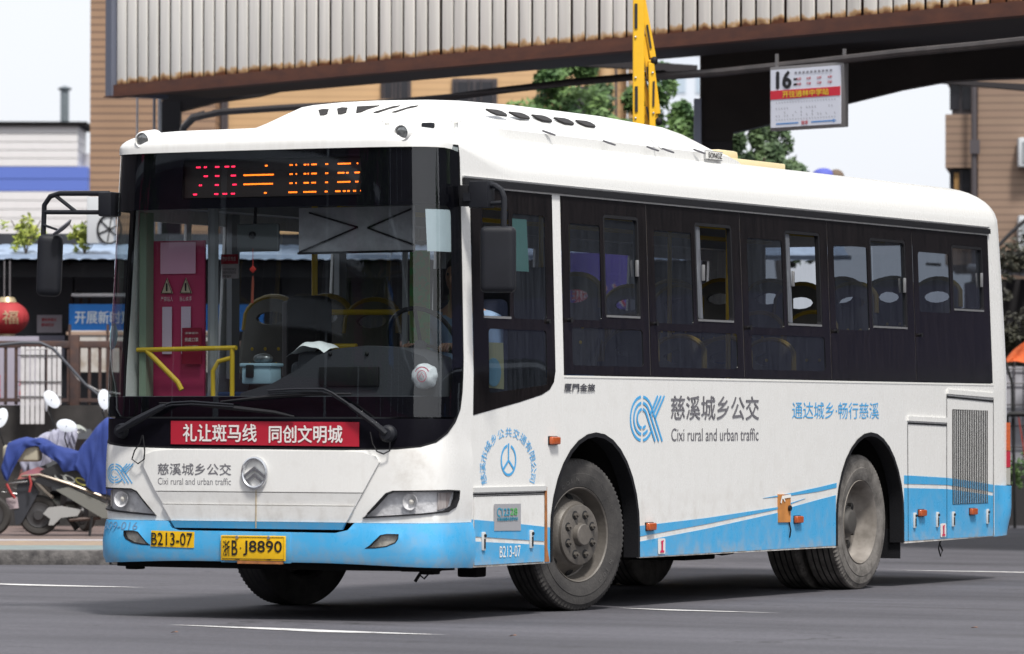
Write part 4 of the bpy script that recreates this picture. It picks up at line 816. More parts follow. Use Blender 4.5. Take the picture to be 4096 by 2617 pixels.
# ------------------------------------------------------------ things carried on the bus
BX = empty('storage_box', 'translucent bluish plastic box standing on the bus dashboard behind the glass', 'box', (-.20, .42, 1.455))
MB().bbox((0, 0, .055), (.21, .14, .11), .015).obj('box_body', mat('pale_blue_plastic', (.30, .44, .52), .3), BX); MB().bbox((0, 0, .12), (.23, .16, .022), .008).obj('lid', MAT['pale_blue_plastic'], BX)
MB().bbox((-.035, -.085, .08), (.055, .012, .08), .006).obj('hanging_tag', BLACK, BX); MB().ball((.0, .02, .16), .055, (1.2, .9, .6)).obj('crumpled_wrap', mat('foil_grey', (.22, .23, .24), .35, .5, var=.8, vscale=40), BX)
CL = MB(); n = 14
for i in range(n+1):
    for j in range(n+1):
        a, b = i/n*2-1, j/n*2-1; CL.v.append((.165+a*.135+.02*b, .46+b*.10, 1.69+.03*(1-a*a)-.055*max(0, -a-.2)**1.2-.03*max(0, a-.6)+.004*math.sin(a*7+b*4)-.055*max(0, abs(b)-.45)))
CL.f = [(i*(n+1)+j, i*(n+1)+j+1, (i+1)*(n+1)+j+1, (i+1)*(n+1)+j) for i in range(n) for j in range(n)]
MB().bbox((.16, .50, 1.58), (.22, .17, .16), .05, 3).obj('console_box', INTD, BUS)
tag(CL.obj('towel', mat('white_towel', (.85, .88, .88), .9, bump=.5, bscale=90)), 'white folded towel draped over the console inside the windscreen', 'towel')
BG = empty('plastic_bag', 'crumpled white plastic bag with red print behind the lower right windscreen', 'bag', (1.055, .245, 1.50))
bb = MB(); rr_ = random.Random(3); bb.ball((0, 0, 0), .082, (1, .8, .95), 24, 16); bb.v = [tuple(Vector(v)*(1+.05*math.sin(v[0]*70+v[2]*50)+.04*math.sin(v[2]*110-v[0]*60)+.03*math.sin(v[1]*150))) for v in bb.v]; bb.obj('bag_body', mat('bag_film', (.85, .86, .88), .35, var=.2, vscale=30), BG)
strokes('bag_print', [([(.035*math.cos(rad(a)), .0+.035*math.sin(rad(a))) for a in range(0, 360, 30)], .005, True), ([(-.02, -.01), (.0, .02), (.02, -.01)], .005, False), ([(.06*math.cos(rad(a)), .0+.055*math.sin(rad(a))) for a in range(30, 151, 20)], .007, False)], MAT['sticker_red'], BG, lambda a, b, o=0: (a*.9+.02, -.080-o+2*(a*a+b*b), b), .002)
# ------------------------------------------------------------ driver
def skin(name, verts, edges, radii, m, parent=None, sub=2, root=0):
    me = bpy.data.meshes.new(name); me.from_pydata(verts, edges, []); o = bpy.data.objects.new(name, me); COL.objects.link(o)
    o.modifiers.new('s', 'SKIN'); 
    for i, r in enumerate(radii): me.skin_vertices[0].data[i].radius = (r, r) if not isinstance(r, tuple) else r
    me.skin_vertices[0].data[root].use_root = True
    ss = o.modifiers.new('b', 'SUBSURF'); ss.levels = sub; ss.render_levels = sub
    dg = bpy.context.evaluated_depsgraph_get(); dg.update(); m2 = bpy.data.meshes.new_from_object(o.evaluated_get(dg)); bpy.data.objects.remove(o); bpy.data.meshes.remove(me)
    m2.materials.clear(); return link(name, m2, m, parent, ang=180)
DRV = empty('person', 'bus driver in a pale blue uniform shirt seated at the wheel', 'person', (.76, 1.28, 1.18))
SKIN = mat('skin', (.42, .25, .17), .55); SHIRT = mat('blue_shirt', (.20, .30, .45), .8, var=.15, vscale=12, bump=.3, bscale=18); TRS = mat('dark_trousers', (.02, .022, .03), .8)
V = [(0, 0, .05), (0, .03, .28), (0, .04, .50), (0, .03, .66), (0, 0, .80), (0, -.03, .90), (0, -.035, 1.00), (.20, .03, .66), (.25, -.06, .42), (.16, -.28, .46), (.13, -.37, .50), (-.20, .03, .66), (-.25, -.06, .42), (-.16, -.28, .46), (-.13, -.37, .50), (.11, -.05, .06), (.13, -.45, .10), (.13, -.50, -.33), (-.11, -.05, .06), (-.13, -.45, .10), (-.13, -.50, -.33)]
Ed = [(0, 1), (1, 2), (2, 3), (3, 4), (4, 5), (5, 6), (3, 7), (7, 8), (8, 9), (9, 10), (3, 11), (11, 12), (12, 13), (13, 14), (0, 15), (15, 16), (16, 17), (0, 18), (18, 19), (19, 20)]
Rd = [.15, .14, .15, .13, .055, .085, .085, .075, .055, .042, .035, .075, .055, .042, .035, .09, .07, .05, .09, .07, .05]
skin('body', V, Ed, Rd, SKIN, DRV)
skin('shirt', V[:4]+[(0, .01, .755)]+[V[7], V[8], (.21, -.15, .44), V[11], V[12], (-.21, -.15, .44)], [(0, 1), (1, 2), (2, 3), (3, 4), (3, 5), (5, 6), (6, 7), (3, 8), (8, 9), (9, 10)], [.165, .157, .167, .148, .075, .092, .072, .062, .092, .072, .062], SHIRT, DRV)
skin('trousers', [V[0]]+V[15:21], [(0, 1), (1, 2), (2, 3), (0, 4), (4, 5), (5, 6)], [.168, .105, .085, .062, .105, .085, .062], TRS, DRV)
hd = MB(); hd.ball((0, -.03, .955), .098, (.86, 1.0, 1.25), 24, 16); hd.ball((0, -.135, .94), .016, (.8, 1.2, 1.3)); hd.ball((.088, -.02, .95), .02, (.4, 1, 1.5)); hd.ball((-.088, -.02, .95), .02, (.4, 1, 1.5)); hd.obj('head', SKIN, DRV)
for x in (.035, -.035): MB().ball((x, -.117, .972), .011, seg=8, rings=6).obj('eye', INK, DRV)
MB().box((0, -.122, .895), (.045, .008, .008)).obj('mouth', mat('lips', (.3, .12, .10), .6), DRV); MB().ball((0, -.01, 1.0), .103, (.9, 1.0, 1.0), 20, 12).obj('hair', mat('black_hair', (.012, .01, .01), .6), DRV)
MB().bbox((0, .12, .45), (.46, .10, .75), .05, 3).obj('seat_back', INTD, None and DRV) if 0 else MB().bbox((.76, 1.45, 1.60), (.46, .10, .80), .05, 3).obj('driver_seat_back', mat('blue_grey_seat', (.05, .06, .10), .8), BUS)
MB().bbox((.76, 1.27, 1.12), (.46, .46, .14), .05, 3).obj('driver_seat_cushion', MAT['blue_grey_seat'], BUS)
for sx in (1, -1):     # hands on the wheel: palm, thumb and four bent fingers
    hx, hy, hz = sx*.13, -.39, .50; V = [(hx, hy, hz), (hx, hy-.045, hz+.015)]; E_ = [(0, 1)]; R_ = [.026, .028]
    for k in range(4):
        b = len(V); ox = (k-1.5)*.019; V += [(hx+ox, hy-.075, hz+.02), (hx+ox, hy-.10, hz+.0-.004*k), (hx+ox, hy-.09, hz-.026)]; E_ += [(1, b), (b, b+1), (b+1, b+2)]; R_ += [.010, .009, .008]
    b = len(V); V += [(hx-sx*.035, hy-.03, hz-.005), (hx-sx*.045, hy-.065, hz-.01)]; E_ += [(0, b), (b, b+1)]; R_ += [.011, .009]
    skin('hand', V, E_, R_, SKIN, DRV, sub=1)
# ============================================================ SURROUNDINGS
# street frame: r = to the right, d = away from the camera's side of the road, z up
VA = -YAW; cA, sA = math.cos(VA), math.sin(VA)
def W3(r, d, z=0): return Vector((CAM[0]+r*cA-d*sA, CAM[1]+r*sA+d*cA, z))
FX = 11369.
def RX(px, d): return (px-1204)*d/FX
def RZ(py, d): return 1.2345+(987.6-py)*d/FX
def site(name, label, cat, r, d, z=0, extra=0, group=None, kind=None): return empty(name, label, cat, W3(r, d, z), VA+extra, group, kind)
def struct(mb, name, m, **k): o = mb.obj(name, m, **k); o['kind'] = 'structure'; return o
# --- road
ASPH = mat('asphalt', (.135, .13, .14), .8); n = ASPH.node_tree; b = n.nodes['Principled BSDF']; N = n.nodes.new; L_ = n.links.new
tc = N('ShaderNodeTexCoord'); n1 = N('ShaderNodeTexNoise'); n1.inputs['Scale'].default_value = 140; n1.inputs['Detail'].default_value = 3; n2 = N('ShaderNodeTexNoise'); n2.inputs['Scale'].default_value = .55; n2.inputs['Detail'].default_value = 7; n2.inputs['Roughness'].default_value = .65; n3 = N('ShaderNodeTexVoronoi'); n3.inputs['Scale'].default_value = 95
mpp = N('ShaderNodeMapping'); mpp.inputs['Rotation'].default_value = (0, 0, -VA); mpp.inputs['Scale'].default_value = (.25, 1.3, 1); L_(tc.outputs['Object'], mpp.inputs[0])
n4 = N('ShaderNodeTexNoise'); n4.inputs['Scale'].default_value = 1.1; n4.inputs['Detail'].default_value = 6
for q in (n1, n3): L_(tc.outputs['Object'], q.inputs['Vector'])
L_(mpp.outputs[0], n2.inputs['Vector']); L_(mpp.outputs[0], n4.inputs['Vector'])
def ramp(src, a, b_, c0, c1):
    r = N('ShaderNodeValToRGB'); r.color_ramp.elements[0].position = a; r.color_ramp.elements[1].position = b_; r.color_ramp.elements[0].color = (*c0, 1); r.color_ramp.elements[1].color = (*c1, 1); L_(src, r.inputs[0]); return r.outputs[0]
def mixc(f, a, b_, t='MIX'):
    x = N('ShaderNodeMix'); x.data_type = 'RGBA'; x.blend_type = t
    if isinstance(f, float): x.inputs[0].default_value = f
    else: L_(f, x.inputs[0])
    for i, v in ((6, a), (7, b_)):
        if isinstance(v, tuple): x.inputs[i].default_value = (*v, 1)
        else: L_(v, x.inputs[i])
    return x.outputs[2]
n5 = N('ShaderNodeTexNoise'); n5.inputs['Scale'].default_value = 26; n5.inputs['Detail'].default_value = 6; n5.inputs['Roughness'].default_value = .8; L_(tc.outputs['Object'], n5.inputs['Vector'])
base = ramp(n2.outputs[0], .3, .72, (.050, .048, .056), (.122, .118, .134)); sp_ = ramp(n1.outputs[0], .38, .66, (.62, .62, .64), (1.3, 1.3, 1.3)); c = mixc(.85, base, sp_, 'MULTIPLY'); c = mixc(.7, c, ramp(n5.outputs[0], .35, .68, (.52, .52, .53), (1.42, 1.42, 1.41)), 'MULTIPLY')
c = mixc(ramp(n3.outputs[0], .0, .16, (.22, .22, .22), (0, 0, 0)), c, (.30, .29, .29)); c = mixc(ramp(n4.outputs[0], .60, .68, (0, 0, 0), (.7, .7, .7)), c, (.046, .043, .049)); v2 = N('ShaderNodeTexVoronoi'); v2.feature = 'DISTANCE_TO_EDGE'; v2.inputs['Scale'].default_value = .38; wp = N('ShaderNodeVectorMath'); wp.operation = 'ADD'; nw = N('ShaderNodeTexNoise'); nw.inputs['Scale'].default_value = 2.5; nw.inputs['Detail'].default_value = 6; L_(tc.outputs['Object'], nw.inputs['Vector']); L_(tc.outputs['Object'], wp.inputs[0]); L_(nw.outputs['Color'], wp.inputs[1]); L_(wp.outputs[0], v2.inputs['Vector'])
ck = ramp(v2.outputs['Distance'], .004, .012, (.65, .65, .65), (0, 0, 0)); mk = ramp(n2.outputs[0], .50, .58, (0, 0, 0), (1, 1, 1)); c = mixc(mixc(1., ck, mk, 'MULTIPLY'), c, (.022, .021, .023))
n6 = N('ShaderNodeTexNoise'); n6.inputs['Scale'].default_value = 1.7; n6.inputs['Detail'].default_value = 3; L_(tc.outputs['Object'], n6.inputs['Vector']); c = mixc(ramp(n6.outputs[0], .66, .74, (0, 0, 0), (.55, .55, .55)), c, (.035, .033, .036))
L_(c, b.inputs['Base Color'])
bp = N('ShaderNodeBump'); bp.inputs['Strength'].default_value = .5; bp.inputs['Distance'].default_value = .006; L_(n1.outputs[0], bp.inputs['Height']); L_(bp.outputs[0], b.inputs['Normal'])
me = bpy.data.meshes.new('road'); me.from_pydata([(-500, -500, 0), (500, -500, 0), (500, 500, 0), (-500, 500, 0)], [], [(0, 1, 2, 3)]); ROAD = link('road', me, ASPH); ROAD['kind'] = 'structure'
LINE = mat('worn_line_paint', (.62, .61, .60), .7, col2=(.20, .195, .20), vscale=5, lo=.30, hi=.48)
def gpt(px, py): d = 1.2345*FX/(py-987.6); return RX(px, d), d
for (xa, ya), (xb, yb), w_ in (((-200, 1370), (318, 1385), .14), ((415, 1470), (1020, 1496), .13), ((1470, 1429), (1812, 1443), .13), ((2090, 1339), (2700, 1350), .12)):
    a, b_ = gpt(xa, ya), gpt(xb, yb); A, B = W3(*a, .004), W3(*b_, .004); t = (B-A).normalized(); s = Vector((-t.y, t.x, 0))*w_
    me = bpy.data.meshes.new('lane_line'); me.from_pydata([A-s*.6, A+s*.4+t*.8, B+s, B-t*.8-s], [], [(0, 3, 2, 1)]); link('lane_line', me, LINE, ROAD)
# crack and leaves
for px, py in ((411, 1494), (1206, 1501), (2290, 1480)):
    r, d = gpt(px, py); p = W3(r, d, .012); me = bpy.data.meshes.new('fallen_leaf'); me.from_pydata([(-.025, 0, 0), (0, -.015, .008), (.03, 0, .006), (.006, .02, .01)], [], [(0, 1, 2, 3)])
    tag(link('fallen_leaf', me, mat('dry_leaf', (.28, .13, .07), .8), loc=p), {411: 'small dry leaf on the asphalt near the lower left lane line', 1206: 'dry leaf on the road below the front of the bus', 2290: 'dry leaf on the road at the lower right'}[px], 'leaf')
# --- pavement with kerb, bands
PV = site('pavement', None, None, 0, 41, 0, kind='structure'); r0, r1 = -14, -.4
MB().box(((r0+r1)/2, 5.2, .055), (r1-r0, 10.0, .11)).obj('paving', mat('paving_red', (.20, .14, .125), .85, col2=(.13, .10, .095), vscale=6, bump=.4), PV)
for a, b_, z, nm, m in ((.20, 2.0, .114, 'green_band', mat('paving_teal', (.21, .27, .26), .85, col2=(.17, .19, .19), vscale=5)), (2.0, 3.6, .114, 'yellow_band', mat('paving_yellow', (.33, .25, .16), .85, col2=(.24, .18, .15), vscale=7)), (3.6, 3.95, .118, 'white_line', mat('pale_line', (.42, .40, .42), .8)), (3.95, 5.2, .114, 'brown_band', mat('paving_brown', (.20, .15, .13), .85, var=.3))):
    MB().box(((r0+r1)/2, (a+b_)/2, z-.01), (r1-r0, b_-a-.01, .02)).obj(nm, m, PV)
KM = mat('kerb_stone', (.16, .15, .145), .9, col2=(.035, .033, .035), vscale=9, lo=.30, hi=.62, bump=.8, bscale=30); kmb = MB().bbox((0, 0, .0), (.985, .20, .128), .012, 2); k0 = None
for i in range(13):
    if k0 is None: k0 = kmb.obj('kerb_stone', KM, PV, loc=(r1-.5, .09, .060))
    else: inst(k0, PV, (r1-.5-i, .09, .060+.003*(i % 3)))
# --- retaining wall + railing
WL_ = site('retaining_wall', 'low dark concrete wall under the brown railing behind the scooters', 'wall', 0, 50.9)
MB().box((-5.5, .2, .72), (13, .4, 1.32)).obj('wall', mat('sooty_concrete', (.055, .05, .048), .9, col2=(.02, .019, .019), vscale=3, lo=.35, hi=.75, bump=.5), WL_)
FE = site('railing', 'rusty brown railing with upright bars on top of the low wall', 'railing', 0, 51)
BRN = mat('rusty_brown', (.09, .045, .032), .75, col2=(.045, .03, .03), vscale=9, bump=.3); zb_, zt_ = 1.375, RZ(812, 51)
MB().bbox((-5.2, 0, zt_), (12.4, .06, .075), .01).obj('top_rail', BRN, FE); MB().box((-5.2, 0, zb_+.06), (12.4, .05, .04)).obj('bottom_rail', BRN, FE)
bar = None
for i in range(70):
    x = RX(262, 51)-i*.1105+2.2
    if x > .3: continue
    if bar is None: bar = MB().bbox((0, 0, 0), (.034, .034, zt_-zb_-.02), .006, 1).obj('baluster', BRN, FE, loc=(x, 0, (zt_+zb_)/2))
    else: inst(bar, FE, (x, 0, (zt_+zb_)/2))
for px in (176, -60, 540): MB().bbox((RX(px, 51), 0, zb_+.36), (.10, .10, .78), .01).obj('post', BRN, FE)
WB = site('white_boards', 'narrow white ribbed boards tied in wire mesh in front of the railing', 'board', RX(47, 50.6), 50.6)
for i in range(8):
    w_ = .049; MB().bbox((.028+i*.052+(.02 if i > 4 else 0), 0, (RZ(1000 if i < 5 else 955, 50.6)+RZ(818, 50.6))/2), (w_*.9, .02, RZ(818, 50.6)-RZ(1000 if i < 5 else 955, 50.6)), .006, 1).obj('slat', mat('dirty_white', (.62, .61, .62), .6, var=.15, vscale=8), WB)
for py in (838, 900, 935): MB().tube([(-.02, -.02, RZ(py, 50.6)), (.45, -.02, RZ(py, 50.6))], .006, 6).obj('wire', BLACK, WB)
HZ = MB(); HZ.tube([tuple(Vector((RX(x, 50), 50, RZ(y, 50)))-Vector((0, 50, 0))) for x, y in ((-60, 822), (0, 813), (50, 808), (95, 808), (125, 822), (160, 860), (200, 905), (250, 945), (330, 960), (420, 1000))], .016, 8)
tag(HZ.obj('hose', mat('grey_hose', (.05, .055, .07), .5), loc=W3(0, 50), rot=(0, 0, VA)), 'thick dark hose slung over the railing beside the scooters', 'hose')
HZ = MB(); HZ.tube([(RX(x, 50.2), 0, RZ(y, 50.2)) for x, y in ((60, 825), (120, 822), (150, 850), (185, 895), (230, 920), (300, 930))], .007, 6)
tag(HZ.obj('cable', mat('pale_cable', (.35, .34, .34), .5), loc=W3(0, 50.2), rot=(0, 0, VA)), 'thin pale cable drooping in front of the railing', 'cable')
# --- shop building with awning
SH = site('shop_building', 'low grey panelled shop building with corrugated awning behind the railing', 'building', 0, 54)
GREYP = mat('grey_panels', (.085, .085, .095), .7, var=.2, vscale=2); rs0, rs1 = RX(-500, 54), RX(1640, 54)
for i in range(13):
    w_ = (rs1-rs0)/13; MB().box((rs0+(i+.5)*w_, .8, 1.5), (w_-.02, .1, 3.0)).obj('wall_panel', GREYP, SH)
MB().box(((rs0+rs1)/2, 1.2, 1.5), (rs1-rs0, .6, 3.1)).obj('wall', mat('dark_wall', (.03, .03, .035), .8), SH)
MB().box(((rs0+rs1)/2, 2.2, RZ(585, 55)), (rs1-rs0, 3.6, .28)).obj('flat_roof', mat('tar_roof', (.035, .036, .042), .8, var=.4, vscale=3), SH)
AW = mat('awning_sheet', (.36, .46, .62), .45, var=.25, vscale=3); k = 0; x = rs0
while x < rs1:
    mb = MB(); nn = 48; P = []
    for i in range(nn+1):
        xx = x+i/nn*1.68; zz = .020*(abs(math.sin(xx*math.pi/.17)))**.5
        P += [(xx, -.9, RZ(614, 53.1)+zz), (xx, .9, RZ(590, 54)+.14+zz)]
    mb.add(P, [(2*i, 2*i+2, 2*i+3, 2*i+1) for i in range(nn)]); mb.add([(x, -.91, RZ(612, 53.1)+.012), (x+1.68, -.91, RZ(612, 53.1)+.012), (x+1.68, -.91, RZ(602, 53.1)+.01), (x, -.91, RZ(602, 53.1)+.01)], [(0, 1, 2, 3)]); mb.obj('awning_sheet', AW, SH); x += 1.69
for i in range(9): MB().tube([(rs0+i*1.6, -.8, RZ(620, 53)), (rs0+i*1.6, .8, RZ(614, 54))], .02, 6).obj('rafter', DARK, SH)
MB().box(((rs0+rs1)/2, -.55, RZ(640, 54)), (rs1-rs0, .06, .16)).obj('dark_fascia', mat('near_black', (.010, .010, .013), .7), SH)
MB().box((RX(190, 54), -.3, RZ(690, 54)), (.02, .9, .02)).obj('bracket', DARK, SH)
MB().bbox((RX(260, 54)+.25, -.25, RZ(696, 53.7)), (1.30, .4, .035), .01).obj('white_lamp_board', mat('white_board', (.72, .70, .70), .5), SH)
for px in (166, 188, 208): MB().box((RX(px, 54), .1, RZ(708, 54)), (.03, .03, .14)).obj('board_post', BRN, SH)
bn = site('banner', 'bright blue banner with white Chinese writing on the shop behind the scooters', 'banner', RX(162, 53.6), 53.6)
bw = RX(620, 53.6)-RX(162, 53.6); z0_, z1_ = RZ(780, 53.6), RZ(717, 53.6); MB().box((bw/2, .02, (z0_+z1_)/2), (bw, .03, z1_-z0_)).obj('banner_sheet', mat('banner_blue', (.01, .19, .62), .5), bn)
text('开展新时期文明实践', (RX(176, 53.6)-RX(162, 53.6), RZ(763, 53.6), RX(420, 53.6)-RX(162, 53.6), RZ(733, 53.6)), mat('banner_white', (.72, .80, .86), .5), bn, flat, .004, .02)
nb = site('notice_board', 'weathered white notice board with rusty frame under the blue banner', 'board', RX(162, 53.4), 53.4)
for i in range(4): MB().box((.22+i*.42, 0, RZ(828, 53.4)), (.39, .03, .46)).obj('board_pane', mat('weathered_white', (.48, .45, .42), .8, col2=(.25, .18, .12), vscale=4, lo=.25, hi=.5), nb)
for i in range(5): MB().box((.01+i*.42, -.01, RZ(850, 53.4)), (.03, .04, .8)).obj('frame_post', BRN, nb)
MB().box((.85, -.01, RZ(786, 53.4)), (1.75, .04, .035)).obj('frame_rail', mat('rust_pale', (.35, .24, .18), .8), nb)
ps = site('poster', 'small white poster with red lines on the grey wall beside the lantern', 'poster', RX(62, 54), 54.4)
MB().box((RX(46, 54)-RX(0, 54), 0, RZ(762, 54)), (.28, .012, .20)).obj('poster_sheet', mat('poster_paper', (.42, .38, .41), .7), ps)
for k_ in range(2): text('服务承诺公示栏'[:5+k_], (.13, RZ(756+k_*12, 54), .13+.17-.03*k_, RZ(748+k_*12, 54)), mat('poster_red', (.5, .04, .06), .6), ps, flat, .010, .03)
MB().box((.17, .0, RZ(800, 54)-.08), (.44, .012, .26)).obj('lower_sheet', mat('lilac_panel', (.26, .25, .31), .7), ps)
ln = site('lantern', 'round red paper lantern with a gold character hanging left of the bus', 'lantern', RX(16, 52.4), 52.4, RZ(750, 52.4))
LM = mat('lantern_red', (.42, .035, .04), .7, col2=(.25, .015, .02), vscale=2); LB = MB(); LB.ball((0, 0, 0), .235, (1, 1, .80), 40, 16); LB.v = [tuple(Vector((v[0], v[1], 0))*(1+.02*math.cos(20*math.atan2(v[1], v[0])))+Vector((0, 0, v[2]))) for v in LB.v]; LBo = LB.obj('lantern_body', LM, ln)
MB().tube([(0, 0, .17), (0, 0, .225)], [.11, .08], 16).obj('cap', mat('gold_cap', (.45, .36, .22), .4, .4), ln); MB().tube([(0, 0, -.215), (0, 0, -.17)], .09, 16).obj('cap', MAT['gold_cap'], ln)
text('福', (-.085+.06, -.07, .085+.06, .075), mat('dull_gold', (.34, .22, .13), .6), ln, lambda a, b, o=0: (a, -math.sqrt(max(.001, .055-a*a-b*b*1.5))-.006-o, b), .004, .01, L=.03)
for x in (-.03, .03): MB().tube([(x, 0, .22), (x, 0, .62)], .008, 6).obj('cord', mat('cord_grey', (.15, .14, .15), .8), ln)
MB().tube([(0, 0, -.215), (0, 0, -.30), (0, 0, -.42)], [.10, .15, .17], 16).obj('fringe', mat('fringe_red', (.38, .01, .015), .8), ln)
lp = site('red_letter_board', 'lilac sheets with red writing behind the far left railing bars', 'board', RX(-20, 52), 52); MB().box((.2, 0, 1.75), (.62, .015, .75)).obj('board_sheet', mat('lilac_sheet', (.36, .33, .40), .7), lp); text('优惠', (-.02, 1.45, .10, 1.72), mat('poster_red', ()), lp, flat, .012, .02); text('福利', (.30, 1.42, .40, 1.66), MAT['poster_red'], lp, flat, .012, .02)
# plants
def leaves(name, c, r, n_, size, m, parent=None, seed=1, flatz=1., shape=None):
    rg = random.Random(seed); mb = MB(); cl = [(Vector((rg.gauss(0, .48)*r[0], rg.gauss(0, .48)*r[1], rg.gauss(0, .48)*r[2])), rg.uniform(.18, .42)) for _ in range(26)]
    for _ in range(n_):
        q, s = rg.choice(cl); v = Vector((rg.gauss(0, 1), rg.gauss(0, 1), rg.gauss(0, 1))).normalized()*(s*rg.uniform(.5, 1.05)); p = Vector(c)+q+Vector((v.x*r[0], v.y*r[1], v.z*r[2]))
        a = Vector((rg.gauss(0, 1), rg.gauss(0, 1), rg.gauss(0, .7))).normalized(); b_ = a.orthogonal().normalized(); sz = size*rg.uniform(.6, 1.4)
        mb.add([p-a*sz, p-b_*sz*.45, p+a*sz, p+b_*sz*.45], [(0, 1, 2, 3)])
    me = bpy.data.meshes.new(name); me.from_pydata(mb.v, [], mb.f); return link(name, me, m, parent)
def leafm(nm, c1, c2):
    m = mat(nm, c1, .6, col2=c2, vscale=2.2, lo=.38, hi=.62); return m
LG = leafm('leaf_green', (.14, .23, .065), (.045, .105, .035)); LG2 = leafm('leaf_dark', (.105, .165, .065), (.035, .07, .03)); LY = leafm('leaf_yellow', (.42, .44, .07), (.20, .26, .05)); BARK = mat('bark', (.10, .07, .05), .9, bump=.6, bscale=20)
def tree(px, d, ytop, ybot, wpx, m, label, seed, n_=5200):
    t = site('tree', label, 'tree', RX(px, d), d, 0, group='trees behind the bus'); zt = RZ(ytop, d); zc = RZ((ytop+ybot)/2, d); rx = wpx*d/FX/2; rz_ = (zt-zc)
    MB().tube([(0, 0, 0), (.03, 0, zc*.5), (0, .02, zc)], [.16, .12, .07], 9).obj('trunk', BARK, t)
    for k in range(5):
        a = k*1.3; MB().tube([(0, 0, zc*.7), (math.cos(a)*rx*.4, math.sin(a)*rx*.4, zc), (math.cos(a)*rx*.8, math.sin(a)*rx*.7, zc+rz_*.4)], [.06, .035, .015], 6).obj('branch', BARK, t)
    leaves('crown', (0, 0, zc), (rx*.95, rx*.8, rz_*.95), int(n_*1.7), .055, m, t, seed)
tree(1325, 62, 176, 520, 350, LG, 'bright green bushy tree behind the bus roof, left of the yellow barrier arm', 5, 9000)
tree(1480, 66, 215, 560, 250, LG2, 'darker green tree directly behind the yellow barrier arm', 8, 6000)
tree(1590, 60, 205, 520, 190, LG, 'green tree between the yellow barrier arm and the grey column', 11, 6000)
tree(1765, 60, 292, 560, 160, LG2, 'dark leafy tree just right of the thick dark column', 14, 4500); tree(1840, 62, 355, 600, 150, LG2, 'lowest tree whose top peeps over the rear bus roof', 17, 4500)
for px, d, y0, y1, w_, lb, sd, n_ in ((60, 53.5, 520, 600, 90, 'yellowish weeds growing on the shop roof at far left', 21, 420), (198, 53.5, 530, 600, 60, 'small yellow-green bush beside the white box on the shop roof', 24, 420)):
    t = site('roof_plant', lb, 'plant', RX(px, d), d, RZ(y1, d)); hgt = RZ(y0, d)-RZ(y1, d)
    for k in range(4): MB().tube([(0, 0, 0), ((k-1.5)*.05, .02, hgt*.6), ((k-1.5)*.11, 0, hgt)], .006, 5).obj('stem', BARK, t)
    leaves('foliage', (0, 0, hgt*.62), (w_*d/FX*.45, .15, hgt*.42), n_, .035, LY, t, sd)
ac = site('air_conditioner', 'white outdoor unit with a round black fan on the shop roof left of the bus', 'air conditioner', RX(236, 53.2), 53.2, RZ(575, 53.2))
MB().bbox((0, .1, .26), (.30, .28, .52), .02).obj('casing', mat('ac_white', (.52, .54, .56), .5), ac); MB().tube([(.1+.13*math.cos(rad(a)), -.055, .16+.16*math.sin(rad(a))) for a in range(0, 361, 20)], .012, 6).obj('fan_ring', BLACK, ac)
for a in (20, 80, 140): MB().tube([(.1-.12*math.cos(rad(a)), -.05, .16-.14*math.sin(rad(a))), (.1+.12*math.cos(rad(a)), -.05, .16+.14*math.sin(rad(a)))], .007, 5).obj('fan_blade', BLACK, ac)
